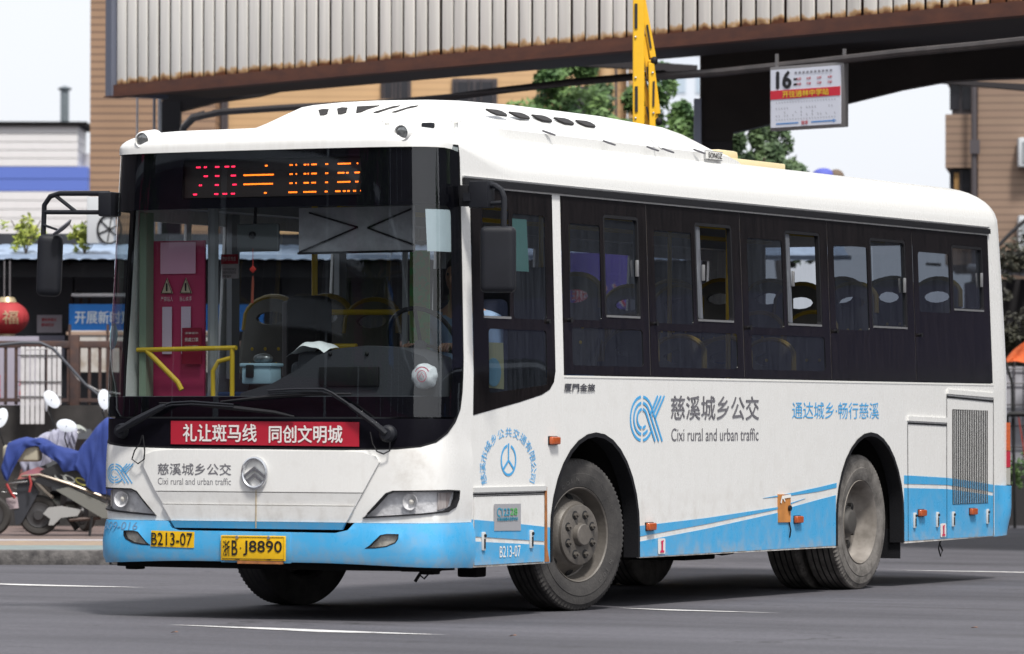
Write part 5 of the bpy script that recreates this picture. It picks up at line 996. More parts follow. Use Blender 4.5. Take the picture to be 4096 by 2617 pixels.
# --- scooters
SCB = mat('scooter_black', (.018, .018, .021), .3, coat=.5); SCS = mat('scooter_silver', (.22, .22, .20), .35, .4); SCC = mat('scooter_cream', (.38, .35, .27), .45); SCT = mat('scooter_tyre', (.035, .032, .03), .85)
MSKY = mat('mirror_sky_white', (.86, .90, .95), .35)  # mirror faces painted whitish, standing in for the sky they reflect
def prismy(poly, y0, y1): return MB().prism(poly, y1-y0, Matrix.Translation((0, y0, 0)))
def scooter(name, label, r, d, ang=0, body=SCB, cape=None):
    s = site('scooter', label, 'scooter', r, d, .115, ang, group='scooters parked on the pavement')
    for x in (0, 1.28):
        wh = MB().lathe([(.125, .03), (.150, .042), (.175, .042), (.192, .022), (.195, 0), (.192, -.022), (.175, -.042), (.150, -.042), (.125, -.03)], 36, Matrix.Translation((x, 0, .195)) @ Matrix.Rotation(rad(90), 4, 'Z')).obj('wheel', SCT, s)
        MB().lathe([(.130, .02), (.118, .035), (.10, .03), (.05, .04), (.045, .06), (0, .06)], 24, Matrix.Translation((x, 0, .195)) @ Matrix.Rotation(rad(-90), 4, 'Z')).obj('rim', mat('rim_dark', (.06, .058, .06), .45, .4), wh)
    prismy([(-.05, .52), (.10, .60), (.42, .66), (.60, .60), (.72, .40), (.60, .36), (.40, .45), (.10, .47)], -.13, .13).obj('body_panel', body, s)
    prismy([(.17, .44), (.30, .47), (.72, .28), (.98, .26), (1.10, .34), (1.12, .24), (.95, .16), (.62, .17)], -.14, .14).obj('side_fairing', SCS, s)
    MB().tube([(-.16, -.10, .57), (.02, -.13, .585), (.30, -.15, .50), (.62, -.15, .38), (.78, -.15, .33)], .014, 6).obj('trim_bar', mat('trim_gold', (.26, .22, .18), .4, .5), s)
    prismy([(.02, .62), (.20, .70), (.55, .68), (.62, .63), (.50, .60), (.10, .58)], -.14, .14).obj('seat', mat('seat_black', (.02, .02, .022), .5), s)
    prismy([(1.0, .22), (1.10, .50), (1.06, .86), (1.13, .90), (1.20, .60), (1.20, .30)], -.17, .17).obj('leg_shield', body, s); prismy([(1.08, .84), (1.02, .98), (1.12, 1.02), (1.24, .92), (1.20, .80)], -.12, .12).obj('handlebar_cowl', body, s)
    MB().tube([(1.04, -.30, 1.0), (1.10, -.10, .98), (1.10, .10, .98), (1.04, .30, 1.0)], .018, 8).obj('handlebar', BLACK, s)
    for sy in (-1, 1):
        MB().tube([(1.06, sy*.24, 1.0), (1.04, sy*.28, 1.14), (1.0, sy*.30, 1.20)], .007, 6).obj('mirror_stem', BLACK, s); MB().lathe([(0, -.012), (.045, -.008), (.058, 0), (.045, .004), (0, .005)], 20, Matrix.Translation((.99, sy*.31, 1.27)) @ Matrix.Rotation(rad(-100), 4, 'Z') @ Matrix.Rotation(rad(20), 4, 'X') @ Matrix.Scale(1.4, 4, (0, 0, 1))).obj('mirror', MSKY, s)
    prismy([(-.20, .50), (-.06, .50), (.0, .41), (-.16, .12), (-.22, .10), (-.24, .30)], -.06, .06).obj('mudguard', mat('mudguard', (.03, .032, .04), .5), s)
    prismy([(.05, .21), (.10, .27), (.22, .285), (.42, .25), (.38, .19), (.22, .17), (.15, .10), (.10, .10), (.12, .16)], -.11, -.06).obj('motor_cover', mat('cast_silver', (.45, .45, .44), .4, .5), s)
    MB().tube([(.30, -.08, .15), (.60, -.08, .17)], .02, 6).obj('swing_arm', mat('arm_brown', (.08, .05, .04), .6), s); MB().tube([(.52, -.1, .18), (.50, -.14, 0)], .014, 6).obj('side_stand', BLACK, s); MB().tube([(.28, .05, .18), (.36, .08, .06)], .03, 6).obj('centre_stand', BLACK, s)
    MB().tube([(-.10, -.12, .52), (-.28, -.12, .50), (-.34, -.12, .42), (-.20, -.12, .40)], .008, 6).obj('rack', mat('rack_steel', (.3, .3, .3), .3, .7), s)
    prismy([(-.20, .54), (-.02, .56), (.10, .62), (.0, .66), (-.16, .60)], -.11, .11).obj('tail_light', mat('tail_pink', (.38, .14, .10), .35, col2=(.30, .12, .18), vscale=5), s)
    MB().box((-.25, -.065, .31), (.11, .008, .11), M=Matrix.Rotation(rad(-8), 3, 'Y')).obj('licence_plate', mat('plate_pinkish', (.42, .34, .36), .6), s)
    return s
s1 = scooter('a', 'black and silver scooter with a cream top box half under a dark blue cloth', RX(93, 46.6), 46.6)
tb = MB(); tb.bbox((-.16, 0, .79), (.36, .28, .16), .04, 3); tb.obj('top_box', SCC, s1); MB().bbox((-.13, 0, .88), (.32, .27, .05), .02).obj('top_box_lid', SCB, s1)
MB().tube([(-.30, -.15, .50), (-.26, -.15, .42), (-.22, -.13, .36)], .014, 6).obj('red_strap', mat('strap_red', (.40, .05, .05), .7), s1); MB().tube([(-.08, -.15, .58), (-.06, -.16, .50), (-.08, -.14, .42)], .012, 6).obj('red_strap', MAT['strap_red'], s1)
for x, z, c_ in ((.30, .545, 'decal_grey'), (.42, .52, 'decal_yellow'), (.22, .56, 'decal_grey')):
    strokes('body_decal', [([(x+.055*math.cos(rad(a)), z+.028*math.sin(rad(a))-.02*math.cos(rad(a))) for a in range(0, 360, 24)], .012, True)], mat(c_, {'decal_grey': (.35, .36, .34), 'decal_yellow': (.45, .42, .10)}[c_], .5), s1, lambda a, b, o=0: (a, -.133-o, b), .004)
for k in range(6): pass
CLM = mat('navy_cloth', (.024, .05, .23), .85, var=.25, vscale=5, bump=.4, bscale=9)
def drape(name, xs, tops, lows, wy, m, label, cat, r, d, seed=0):
    nx = 60; ny = 16; mb = MB(); rg = random.Random(seed)
    def ip(t, A): 
        f = t*(len(A)-1); i = min(len(A)-2, int(f)); return A[i]+(A[i+1]-A[i])*(f-i)
    for i in range(nx+1):
        t = i/nx; x = ip(t, xs); zt = ip(t, tops); zl = ip(t, lows)
        for j in range(ny+1):
            s = j/ny
            if s < .3: y = wy*(1-s/.15*1.0) if s < .3 else -wy; z = zt-.02*abs(y/wy)**2
            else: y = -wy-.02*math.sin((s-.3)*4); z = zt-.02+(zl-zt+.02)*(s-.3)/.7
            f = min(1, max(0, s-.1)*1.6); y += .022*f*math.sin(t*44+s*3)+.012*f*math.sin(t*83+1-s*5); x_ = x+.02*f*math.sin(t*30+s*7); z += .008*math.sin(t*37+s*11)
            mb.v.append((x_, y, z))
    mb.f = [(i*(ny+1)+j, (i+1)*(ny+1)+j, (i+1)*(ny+1)+j+1, i*(ny+1)+j+1) for i in range(nx) for j in range(ny)]
    me = bpy.data.meshes.new(name); me.from_pydata(mb.v, [], mb.f); return tag(link(name, me, m, loc=W3(r, d, .115), rot=(0, 0, VA), ang=80), label, cat)
drape('cloth', [-.33, -.28, -.12, .02, .12, .25, .38, .46, .55, .65, .95], [.78, .90, .945, .94, .90, .84, .82, .92, 1.04, 1.14, 1.10], [.55, .50, .84, .86, .74, .62, .62, .50, .42, .40, .30], .17, CLM, 'dark blue cloth knotted and draped over the black scooter', 'cloth', RX(93, 46.6), 46.6)
s2 = scooter('b', 'second scooter wrapped in a pale rain cape behind the black one', RX(60, 48.2), 48.2, rad(-62)); s2.location = W3(RX(62, 48.3), 49.4, .115)
MB().ball((1.05, 0, .92), .17, (.8, .9, .8), 16, 10).obj('instrument_cluster', SCB, s2); MB().lathe([(0, .01), (.09, .008), (.10, 0)], 24, Matrix.Translation((1.15, -.03, .98)) @ Matrix.Rotation(rad(-30), 4, 'Y')).obj('dial', mat('dial_grey', (.34, .36, .33), .3), s2)
cp = drape('rain_cape', [-.26, -.15, .0, .10, .22, .28], [.80, .93, 1.00, 1.03, 1.07, 1.02], [.60, .62, .68, .75, .80, .85], .16, mat('lilac_cape', (.33, .33, .42), .6, var=.15, bump=.4, bscale=9), 'pale lilac rain cape lying over the second scooter', 'cape', RX(118, 48.0), 48.0, 5)
s3 = scooter('c', 'dark scooter cut by the left picture edge with a small blue lamp', RX(-140, 45.8), 45.8); MB().bbox((.60, -.16, .60), (.05, .02, .03), .006).obj('blue_lamp', mat('lamp_blue', (.05, .35, .9), .3, emit=(.05, .4, 1), es=.8), s3); s3.location = W3(RX(-335, 46.2), 46.2, .115)
for px, py, d in ((122, 941, 47.6), (157, 1003, 47.5), (3, 985, 46.0)): pass
for (px, py), s_ in (((122, 941), s2), ((157, 1003), s2), ((3, 985), s3), ((246, 941), s1)):
    d = 47.0; p = s_.matrix_world; 
    q = W3(RX(px, d), d, RZ(py, d)); Mi = (Matrix.Translation(s_.location) @ Matrix.Rotation(s_.rotation_euler[2], 4, 'Z')).inverted(); lc = Mi @ q; tr = Matrix.Rotation(VA-s_.rotation_euler[2], 4, 'Z')
    MB().lathe([(0, -.014), (.06, -.010), (.074, 0), (.06, .004), (0, .005)], 24, Matrix.Translation(lc) @ tr @ Matrix.Rotation(rad(-96), 4, 'Z') @ Matrix.Rotation(rad({122: 40, 157: 80, 3: -20, 246: 8}[px]), 4, 'X') @ Matrix.Scale(1.35, 4, (0, 0, 1)) @ Matrix.Scale(.85, 4, (0, 1, 0))).obj('mirror', MSKY, s_)
    MB().tube([lc, lc+(tr @ Vector((-.02, .02, -.12))), lc+(tr @ Vector((.04, .03, -.30)))], .008, 6).obj('mirror_stem', BLACK, s_)
# --- warehouse, apartment blocks, far tower
WHs = site('warehouse', 'white ribbed warehouse with a broad blue stripe at far left', 'building', 0, 100); d = 100
WRM = mat('white_cladding', (.68, .66, .66), .6, var=.05); BLB = mat('blue_cladding', (.10, .16, .50), .6)
def band(x0, x1, y0, y1, m, nm, n_, par, d, dep=2.): 
    h = (RZ(y0, d)-RZ(y1, d))/n_
    for i in range(n_): MB().box(((RX(x0, d)+RX(x1, d))/2, dep/2, RZ(y1, d)+h*(i+.5)), (RX(x1, d)-RX(x0, d), dep, h-.014)).obj(nm, m, par)
band(-300, 181, 297, 393, WRM, 'cladding_panel', 5, WHs, d); band(-300, 205, 393, 452, BLB, 'cladding_panel', 2, WHs, d, 2.4); band(-300, 205, 452, 620, WRM, 'cladding_panel', 8, WHs, d, 2.3)
MB().box((RX(-50, d), 3, 3.5), (4.4, 3.6, 6.6)).obj('core', mat('grey_core', (.5, .49, .5), .8), WHs); MB().box((RX(-40, d), 1, RZ(293, d)), (RX(185, d)-RX(-300, d), 2.2, .09)).obj('roof_edge', DARK, WHs)
ch = MB(); ch.tube([(0, 0, 0), (0, 0, .75)], .085, 14); cho = site('chimney', 'grey ringed metal flue on the warehouse roof', 'chimney', RX(144, 100), 100.6, RZ(293, 100)); ch.obj('flue', mat('flue_grey', (.16, .19, .21), .5, .4), cho)
for i in range(11): MB().tube([(0, 0, .06+i*.062), (0, 0, .085+i*.062)], .098, 14).obj('ring', mat('ring_grey', (.30, .34, .36), .4, .4), cho)
MB().tube([(0, 0, .74), (0, 0, .78), (0, 0, .83)], [.13, .15, .03], 14).obj('cap', MAT['flue_grey'], cho)
def tilemat(nm, c1, c2, line, h):
    m = mat(nm, c1, .75); n = m.node_tree; N = n.nodes.new; L = n.links.new; tc = N('ShaderNodeTexCoord'); mp = N('ShaderNodeMapping'); mp.inputs['Rotation'].default_value = (rad(90), 0, 0); L(tc.outputs['Object'], mp.inputs[0])
    br = N('ShaderNodeTexBrick'); br.inputs['Scale'].default_value = 1; br.inputs['Brick Width'].default_value = 60; br.inputs['Row Height'].default_value = h; br.inputs['Mortar Size'].default_value = .016; br.inputs['Mortar Smooth'].default_value = .3; br.inputs['Color1'].default_value = (*c1, 1); br.inputs['Color2'].default_value = (*c2, 1); br.inputs['Mortar'].default_value = (*line, 1)
    L(mp.outputs[0], br.inputs['Vector']); no = N('ShaderNodeTexNoise'); no.inputs['Scale'].default_value = 1.2; L(tc.outputs['Object'], no.inputs[0]); mx = N('ShaderNodeMix'); mx.data_type = 'RGBA'; mx.blend_type = 'MULTIPLY'; mx.inputs[0].default_value = .25; L(br.outputs[0], mx.inputs[6]); L(no.outputs[0], mx.inputs[7]); L(mx.outputs[2], n.nodes['Principled BSDF'].inputs['Base Color']); return m
TAN = tilemat('tan_tile', (.36, .225, .14), (.34, .21, .13), (.17, .105, .075), .115); TANL = tilemat('light_tan_tile', (.66, .42, .22), (.64, .41, .215), (.54, .34, .18), .115)
AB = site('apartment_block', 'tan tiled building behind the white ribbed canopy', 'building', 0, 75); d = 75
x0, x1 = RX(210, d), RX(505, d); MB().box(((x0+x1)/2, 3, 6), (x1-x0, 6, 12)).obj('wall', TAN, AB, 'brown tiled side wing')
x2 = RX(1478, d); MB().box(((x1+x2)/2, 4.2, 6), (x2-x1, 6, 12)).obj('wall', TANL, AB, 'lighter tiled recessed front')
WD = mat('window_dark', (.02, .02, .025), .15); WF = mat('window_frame', (.07, .06, .065), .5)
for a, b_, y0, y1 in ((890, 962, 175, 224), (1060, 1168, 172, 310), (1345, 1402, 190, 300), (560, 640, 330, 460), (770, 850, 330, 460)):
    cx = (RX(a, d)+RX(b_, d))/2; w_ = RX(b_, d)-RX(a, d); z0_, z1_ = RZ(y1, d), RZ(y0, d); wn = MB().box((cx, 1.17, (z0_+z1_)/2), (w_, .08, z1_-z0_)).obj('window', WF, AB)
    for k in (-1, 1): MB().box((cx+k*w_*.24, 1.12, (z0_+z1_)/2), (w_*.42, .03, (z1_-z0_)*.88)).obj('pane', WD, wn)
    MB().box((cx, 1.0, z0_-.03), (w_+.1, .4, .05)).obj('sill', mat('sill_stone', (.3, .2, .12), .7), wn)
    for k in range(4): MB().tube([(cx-w_*.4+k*w_*.27, 1.08, z0_), (cx-w_*.4+k*w_*.27, 1.08, z1_)], .012, 5).obj('grille_bar', WF, wn)
for px in (512, 520): MB().tube([(RX(px, d), 1.1, 0), (RX(px, d), 1.1, 11)], .04, 8).obj('drain_pipe', WF, AB)
for a in (1418, 1486): MB().tube([(RX(a+12, d), .9, 0), (RX(a+12, d), .9, 11)], .12, 16).obj('round_pier', mat('pier_tan', (.55, .36, .19), .7), AB); MB().box((RX(a+31, d), 1.0, 6), (.07, .1, 11)).obj('dark_strip', WF, AB)
RB = site('apartment_block', 'brown tiled building with a drain pipe at the right edge', 'building', 0, 70); d = 70; x0, x1, x2 = RX(2222, d), RX(2300, d), RX(2700, d)
TAN2 = tilemat('brown_tile', (.30, .205, .145), (.29, .195, .14), (.20, .135, .10), .108)
MB().box(((x1+x2)/2, 3, 6), (x2-x1, 6, 12)).obj('wall', TAN2, RB)
for y0, y1 in ((265, 391), (456, 620), (-60, 184)): MB().box(((x0+x1)/2, 2.5, (RZ(y0, d)+RZ(y1, d))/2), (x1-x0, 4.6, RZ(y0, d)-RZ(y1, d))).obj('balcony_wall', TAN2, RB)
for y0, y1 in ((184, 265), (391, 456)):
    wn = MB().box(((x0+x1)/2+.04, 2.6, (RZ(y0, d)+RZ(y1, d))/2), (x1-x0-.10, 4.5, RZ(y0, d)-RZ(y1, d))).obj('window', WF, RB)
    for k in (0, 1): MB().box((x0+.13+k*.18, .33, (RZ(y0, d)+RZ(y1, d))/2+.02), (.14, .02, (RZ(y0, d)-RZ(y1, d))*.8)).obj('pane', WD, wn)
MB().box((x0+.16, .30, RZ(425, d)), (.07, .02, .28)).obj('curtain', mat('curtain_ochre', (.30, .17, .06), .8), RB)
MB().tube([(RX(2291, d), -.08, 0), (RX(2291, d), -.08, 10)], .042, 8).obj('drain_pipe', WF, RB); MB().box((RX(2293, d), -.1, RZ(345, d)), (.14, .1, .2)).obj('pipe_clamp', WF, RB)
for c_ in list(RB.children): c_.location.x -= RX(2222, 70); c_.location.y -= 0
RB.location = W3(RX(2222, 70), 70, 0); RB.rotation_euler[2] = VA-.125
a2 = site('air_conditioner', 'white air conditioner on the brown wall at the right edge', 'air conditioner', RX(2425, 69.6), 69.6, RZ(390, 69.6)); MB().bbox((0, .1, .21), (.36, .25, .42), .02).obj('casing', MAT['ac_white'], a2); MB().box((0, -.03, .21), (.26, .02, .30)).obj('fan_grille', mat('ac_grille', (.25, .27, .28), .5), a2)
a3 = site('air_conditioner', 'white unit low on the brown wall beside the rear of the bus', 'air conditioner', RX(2412, 69.6), 69.6, RZ(590, 69.6)); MB().bbox((0, .1, .26), (.2, .25, .52), .02).obj('casing', MAT['ac_white'], a3); MB().box((0, -.03, .28), (.14, .02, .34)).obj('fan_grille', MAT['ac_grille'], a3)
cbl = MB().tube([(RX(x, 66), 0, RZ(y, 66)) for x, y in ((2345, 580), (2370, 553), (2400, 525), (2460, 480))], .03, 6); tag(cbl.obj('cable', mat('cable_black', (.02, .018, .02), .7), loc=W3(0, 66), rot=(0, 0, VA)), 'black cable slanting across the brown wall right of the bus', 'cable')
TW = site('far_tower', 'pale far office tower seen through the gap beside the yellow arm', 'building', RX(1600, 190), 190); MB().box((0, 3, 9), (2.9, 6, 18)).obj('tower_wall', mat('pale_tower', (.62, .66, .72), .6), TW)
for i in range(8):
    for j in range(3): MB().box((-.95+j*.9, -.02, 5.5+i*1.5), (.5, .04, .8)).obj('window', mat('tower_glass', (.42, .50, .58), .3), TW)
tp = site('blue_tarpaulin', 'blue and brown heap just above the rear roof line of the bus', 'tarpaulin', RX(1945, 64), 64, 0); MB().ball((-.05, 0, RZ(415, 64)), .16, (1, 1, .75)).obj('tarp', mat('tarp_blue', (.08, .10, .42), .7), tp); MB().ball((.12, 0, RZ(416, 64)), .11).obj('brown_bundle', mat('bundle_brown', (.14, .10, .07), .8), tp); MB().tube([(0, 0, 0), (0, 0, RZ(415, 64))], .05, 6).obj('pole', BRN, tp)
# --- shed, mesh fence, orange cloth at the right edge
SD = site('shed', 'dark open shed with a corrugated grey roof edge behind the rear of the bus', 'shed', 0, 60); d = 60
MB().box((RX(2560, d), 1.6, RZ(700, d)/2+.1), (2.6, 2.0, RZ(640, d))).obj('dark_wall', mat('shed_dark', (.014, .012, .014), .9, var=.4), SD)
for i in range(14): MB().tube([(RX(2330, d)+i*.17, -.6, RZ(641, d)), (RX(2330, d)+i*.17, 2.6, RZ(632, d)+.1)], .055, 8).obj('roof_ridge', mat('roof_grey', (.26, .27, .30), .5), SD)
MF = site('mesh_fence', 'white panel fence under wire mesh at the right edge', 'fence', RX(2330, 57), 57)
for i in range(16): MB().box((.07+i*.125, .02, (RZ(860, 57)+RZ(1118, 57))/2), (.115, .02, RZ(860, 57)-RZ(1118, 57))).obj('panel', mat('fence_white', (.42, .42, .46), .6, var=.2, vscale=5), MF)
for i in range(15): MB().tube([(.02+i*.13, -.02, RZ(1118, 57)), (.02+i*.13, -.02, RZ(840, 57))], .007, 5).obj('wire', WF, MF)
for py in (866, 900, 950, 1000, 1050, 1100): MB().tube([(0, -.02, RZ(py, 57)), (2, -.02, RZ(py, 57))], .008, 5).obj('wire', WF, MF)
MB().box((1.0, .1, .35), (2.2, .3, .75)).obj('plinth', mat('plinth_dark', (.03, .028, .03), .9), MF)
HR = site('handrail_frame', 'black tubular frame in front of the white mesh fence', 'rail', RX(2366, 55.5), 55.5); MB().tube([(0, 0, 0), (.0, 0, RZ(980, 55.5)), (.04, 0, RZ(972, 55.5)), (.5, 0, RZ(972, 55.5))], .03, 8).obj('tube', BLACK, HR); MB().tube([(.10, 0, 0), (.08, .1, RZ(900, 55.5)), (.0, .2, RZ(840, 55.5))], .018, 6).obj('cable_run', BLACK, HR); MB().tube([(.14, 0, RZ(975, 55.5)), (.25, 0, .6)], .008, 5).obj('red_cord', mat('cord_red', (.4, .05, .03), .7), HR)
leaves('bush', (0, 0, 0), (.18, .12, .20), 260, .03, LG, None, 31); bo = bpy.data.objects['bush']; bo.location = W3(RX(2392, 56), 56, RZ(1105, 56)); tag(bo, 'small green weed at the foot of the mesh fence', 'plant')
leaves('creeper', (0, 0, 0), (.45, .25, .22), 1400, .035, leafm('creeper_dark', (.045, .045, .025), (.018, .016, .012)), None, 33); bo = bpy.data.objects['creeper']; bo.location = W3(RX(2400, 59.2), 59.2, RZ(600, 59.2)); tag(bo, 'brownish creeper tangled over the shed roof right of the bus', 'plant')
leaves('netting_twigs', (0, 0, 0), (.40, .2, .42), 1500, .035, MAT['creeper_dark'], None, 37); bo = bpy.data.objects['netting_twigs']; bo.location = W3(RX(2395, 58), 58, RZ(790, 58)); tag(bo, 'dark tangle of dry twigs hanging under the shed roof', 'plant')
oc = MB(); nn = 20
for i in range(nn+1):
    for j in range(nn+1): a, b_ = i/nn, j/nn; oc.v.append((a*.8, -.12*b_+.03*math.sin(a*22+b_*6), (.48*min(1, a*1.6+.1))*(1-b_)+.02*math.sin(a*13)))
oc.f = [(i*(nn+1)+j, (i+1)*(nn+1)+j, (i+1)*(nn+1)+j+1, i*(nn+1)+j+1) for i in range(nn) for j in range(nn)]
tag(oc.obj('orange_cloth', mat('orange_fabric', (.70, .13, .03), .8, var=.45, vscale=9), loc=W3(RX(2366, 56.5), 56.5, RZ(852, 56.5)), rot=(0, 0, VA)), 'bright orange cloth lying on top of the mesh fence', 'cloth')
# --- canopy with ribbed fascia
EA = math.atan2(.776, .631); CN = site('canopy', 'long canopy with white ribbed rust-edged fascia spanning over the road behind the bus', 'canopy', -4.64, 56, 0, -EA)
RBM = mat('rib_panel', (.7, .7, .7), .5); n = RBM.node_tree; N = n.nodes.new; L = n.links.new; b = n.nodes['Principled BSDF']; tc = N('ShaderNodeTexCoord'); oi = N('ShaderNodeObjectInfo'); va = N('ShaderNodeVectorMath'); va.operation = 'ADD'; L(tc.outputs['Object'], va.inputs[0])
cb_ = N('ShaderNodeCombineXYZ'); mu = N('ShaderNodeMath'); mu.operation = 'MULTIPLY'; mu.inputs[1].default_value = 37; L(oi.outputs['Random'], mu.inputs[0]); L(mu.outputs[0], cb_.inputs[0]); L(cb_.outputs[0], va.inputs[1])
no = N('ShaderNodeTexNoise'); no.inputs['Scale'].default_value = 7; no.inputs['Detail'].default_value = 6; L(va.outputs[0], no.inputs[0]); se = N('ShaderNodeSeparateXYZ'); L(tc.outputs['Object'], se.inputs[0])
r1_ = N('ShaderNodeMapRange'); r1_.inputs[1].default_value = -.95; r1_.inputs[2].default_value = -.78; r1_.inputs[3].default_value = .62; r1_.inputs[4].default_value = -.30; L(se.outputs[2], r1_.inputs[0]); ad = N('ShaderNodeMath'); ad.operation = 'ADD'; L(r1_.outputs[0], ad.inputs[0]); L(no.outputs[0], ad.inputs[1])
rp = N('ShaderNodeValToRGB'); rp.color_ramp.elements[0].position = .62; rp.color_ramp.elements[0].color = (.86, .82, .755, 1); rp.color_ramp.elements[1].position = 1.0; rp.color_ramp.elements[1].color = (.16, .055, .02, 1); e_ = rp.color_ramp.elements.new(.78); e_.color = (.70, .45, .22, 1); L(ad.outputs[0], rp.inputs[0]); ns = N('ShaderNodeTexNoise'); ns.inputs['Scale'].default_value = 1; ns.inputs['Detail'].default_value = 4; ms = N('ShaderNodeMapping'); ms.inputs['Scale'].default_value = (16, 16, .8); L(va.outputs[0], ms.inputs[0]); L(ms.outputs[0], ns.inputs[0])
m1 = N('ShaderNodeMapRange'); m1.inputs[1].default_value = .35; m1.inputs[2].default_value = .7; m1.inputs[3].default_value = 1.06; m1.inputs[4].default_value = .90; L(ns.outputs[0], m1.inputs[0]); m2 = N('ShaderNodeMapRange'); m2.inputs[3].default_value = .93; m2.inputs[4].default_value = 1.06; L(oi.outputs['Random'], m2.inputs[0]); m3 = N('ShaderNodeMath'); m3.operation = 'MULTIPLY'; L(m1.outputs[0], m3.inputs[0]); L(m2.outputs[0], m3.inputs[1])
m4 = N('ShaderNodeVectorMath'); m4.operation = 'SCALE'; L(rp.outputs[0], m4.inputs[0]); L(m3.outputs[0], m4.inputs['Scale']); L(m4.outputs[0], b.inputs['Base Color'])
RUSTB = mat('rusty_beam', (.125, .046, .026), .8, col2=(.075, .03, .022), vscale=3, stretch=(1, 1, 3)); EDG_ = mat('seam_rust', (.055, .024, .018), .85)
Tm = 23.; npn = int(Tm/.2165); r0_ = None; pm = MB().bbox((0, 0, 0), (.176, .014, 1.9), .005, 2)
for i in range(npn):
    if r0_ is None: r0_ = pm.obj('rib_panel', RBM, CN, loc=(.24, -.03, 6.03))
    else: inst(r0_, CN, (.24+i*.2165+random.uniform(-.006, .006), -.03+random.uniform(-.006, .004), 6.03+random.uniform(-.008, .014)), (0, random.uniform(-.0015, .0015), random.uniform(-.012, .012)))
MB().box((Tm/2+.1, .02, 6.05), (Tm-.1, .02, 2.0)).obj('backing_sheet', EDG_, CN); MB().box((Tm/2+.05, .0, 5.035), (Tm+.1, .14, .13)).obj('rust_beam', RUSTB, CN); MB().box((Tm/2+.05, -.02, 4.965), (Tm+.1, .20, .012)).obj('beam_flange', RUSTB, CN)
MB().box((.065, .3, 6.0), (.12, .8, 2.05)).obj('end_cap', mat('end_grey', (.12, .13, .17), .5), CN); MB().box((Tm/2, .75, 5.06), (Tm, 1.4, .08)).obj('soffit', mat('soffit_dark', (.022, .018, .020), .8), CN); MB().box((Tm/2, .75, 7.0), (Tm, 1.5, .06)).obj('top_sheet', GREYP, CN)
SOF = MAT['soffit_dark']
CR = site('canopy_frame', 'dark steel girders and columns carrying the canopy roof', 'frame', 0, 0, 0)
def pxprism(L, d, th, m, nm, par, base=None): 
    return MB().prism([(RX(x, d), RZ(y, d)) for x, y in L], th, Matrix.Translation((0, d, 0))).obj(nm, m, par)
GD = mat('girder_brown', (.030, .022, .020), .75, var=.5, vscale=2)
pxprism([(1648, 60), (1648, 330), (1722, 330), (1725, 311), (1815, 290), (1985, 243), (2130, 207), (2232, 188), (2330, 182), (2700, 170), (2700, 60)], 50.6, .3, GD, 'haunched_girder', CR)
for xx, yy in ((1855, 100), (2130, 100)): pass
d = 50.7; MB().box((RX(1686, d), d+.1, 2.6), (RX(1722, d)-RX(1650, d), .32, 5.2)).obj('column', mat('column_dark', (.02, .018, .022), .7), CR); MB().box((RX(1639, d), d-.1, 2.3), (.075, .12, 4.6)).obj('column', mat('column_pale', (.30, .34, .44), .6), CR, 'pale blue-grey column')
pxprism([(372, 205), (372, 330), (520, 330), (520, 245), (605, 226), (752, 190), (900, 160), (905, 120), (372, 150)], 57.2, .3, SOF, 'haunched_girder', CR) if 0 else pxprism([(378, 205), (378, 236), (420, 262), (505, 240), (605, 226), (752, 190), (900, 160), (905, 120), (378, 150)], 57.2, .3, SOF, 'haunched_girder', CR)  # left haunch; its dark outline also fills in the shade under the canopy
d = 57.2; MB().box((RX(400, d), d+.1, 2.5), (RX(424, d)-RX(378, d), .25, 5)).obj('column', mat('column_dark', ()), CR)
for px, r_, m in ((374, .022, mat('pipe_white', (.55, .56, .60), .5)), (361, .016, mat('pipe_grey', (.22, .25, .30), .5)), (321, .012, MAT['pipe_white'])): MB().tube([(RX(px, 56.6), 56.6, 0), (RX(px, 56.6), 56.6, 5.0)], r_, 8).obj('pipe', m, CR)
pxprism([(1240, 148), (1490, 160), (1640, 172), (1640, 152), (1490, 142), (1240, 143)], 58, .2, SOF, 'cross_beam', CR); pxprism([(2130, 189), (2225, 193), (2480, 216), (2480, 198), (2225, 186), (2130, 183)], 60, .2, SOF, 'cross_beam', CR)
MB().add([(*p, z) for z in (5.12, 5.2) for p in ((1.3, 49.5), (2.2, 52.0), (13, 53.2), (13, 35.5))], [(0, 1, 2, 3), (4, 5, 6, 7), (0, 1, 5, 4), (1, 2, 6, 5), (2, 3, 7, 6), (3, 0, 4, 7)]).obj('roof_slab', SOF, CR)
bpy.context.view_layer.update()
for o in list(CR.children): o.parent = CN; o.matrix_parent_inverse = CN.matrix_world.inverted() @ CR.matrix_world
bpy.data.objects.remove(CR)
# conduit, cables
def run(L, d, r, m, nm, label, cat):
    if isinstance(d, tuple): dd = [d[0]+(d[1]-d[0])*i/(len(L)-1) for i in range(len(L))]
    else: dd = [d]*len(L)
    return tag(MB().tube([W3(RX(x, q), q, RZ(y, q)) for (x, y), q in zip(L, dd)], r, 8).obj(nm, m), label, cat)
CBK = mat('cable_dark', (.025, .021, .022), .7)
run([(424, 330), (432, 300), (455, 278), (520, 264), (700, 252), (900, 243), (1010, 235), (1180, 212), (1340, 193), (1500, 178), (1560, 172)], (55, 49.5), .038, CBK, 'cable_bundle', 'thick black cable bundle sagging under the canopy above the bus roof', 'cable')
run([(500, 262), (620, 258), (760, 247), (900, 238), (1100, 220), (1300, 202), (1500, 184)], (54.5, 49.3), .016, CBK, 'cable', 'thinner black cable twisted along the thick bundle', 'cable')
run([(418, 330), (428, 296), (450, 272), (480, 264)], 54.8, .018, mat('grey_conduit', (.16, .15, .15), .6), 'conduit', 'grey bent conduit rising from behind the bus roof beside the dark column', 'conduit')
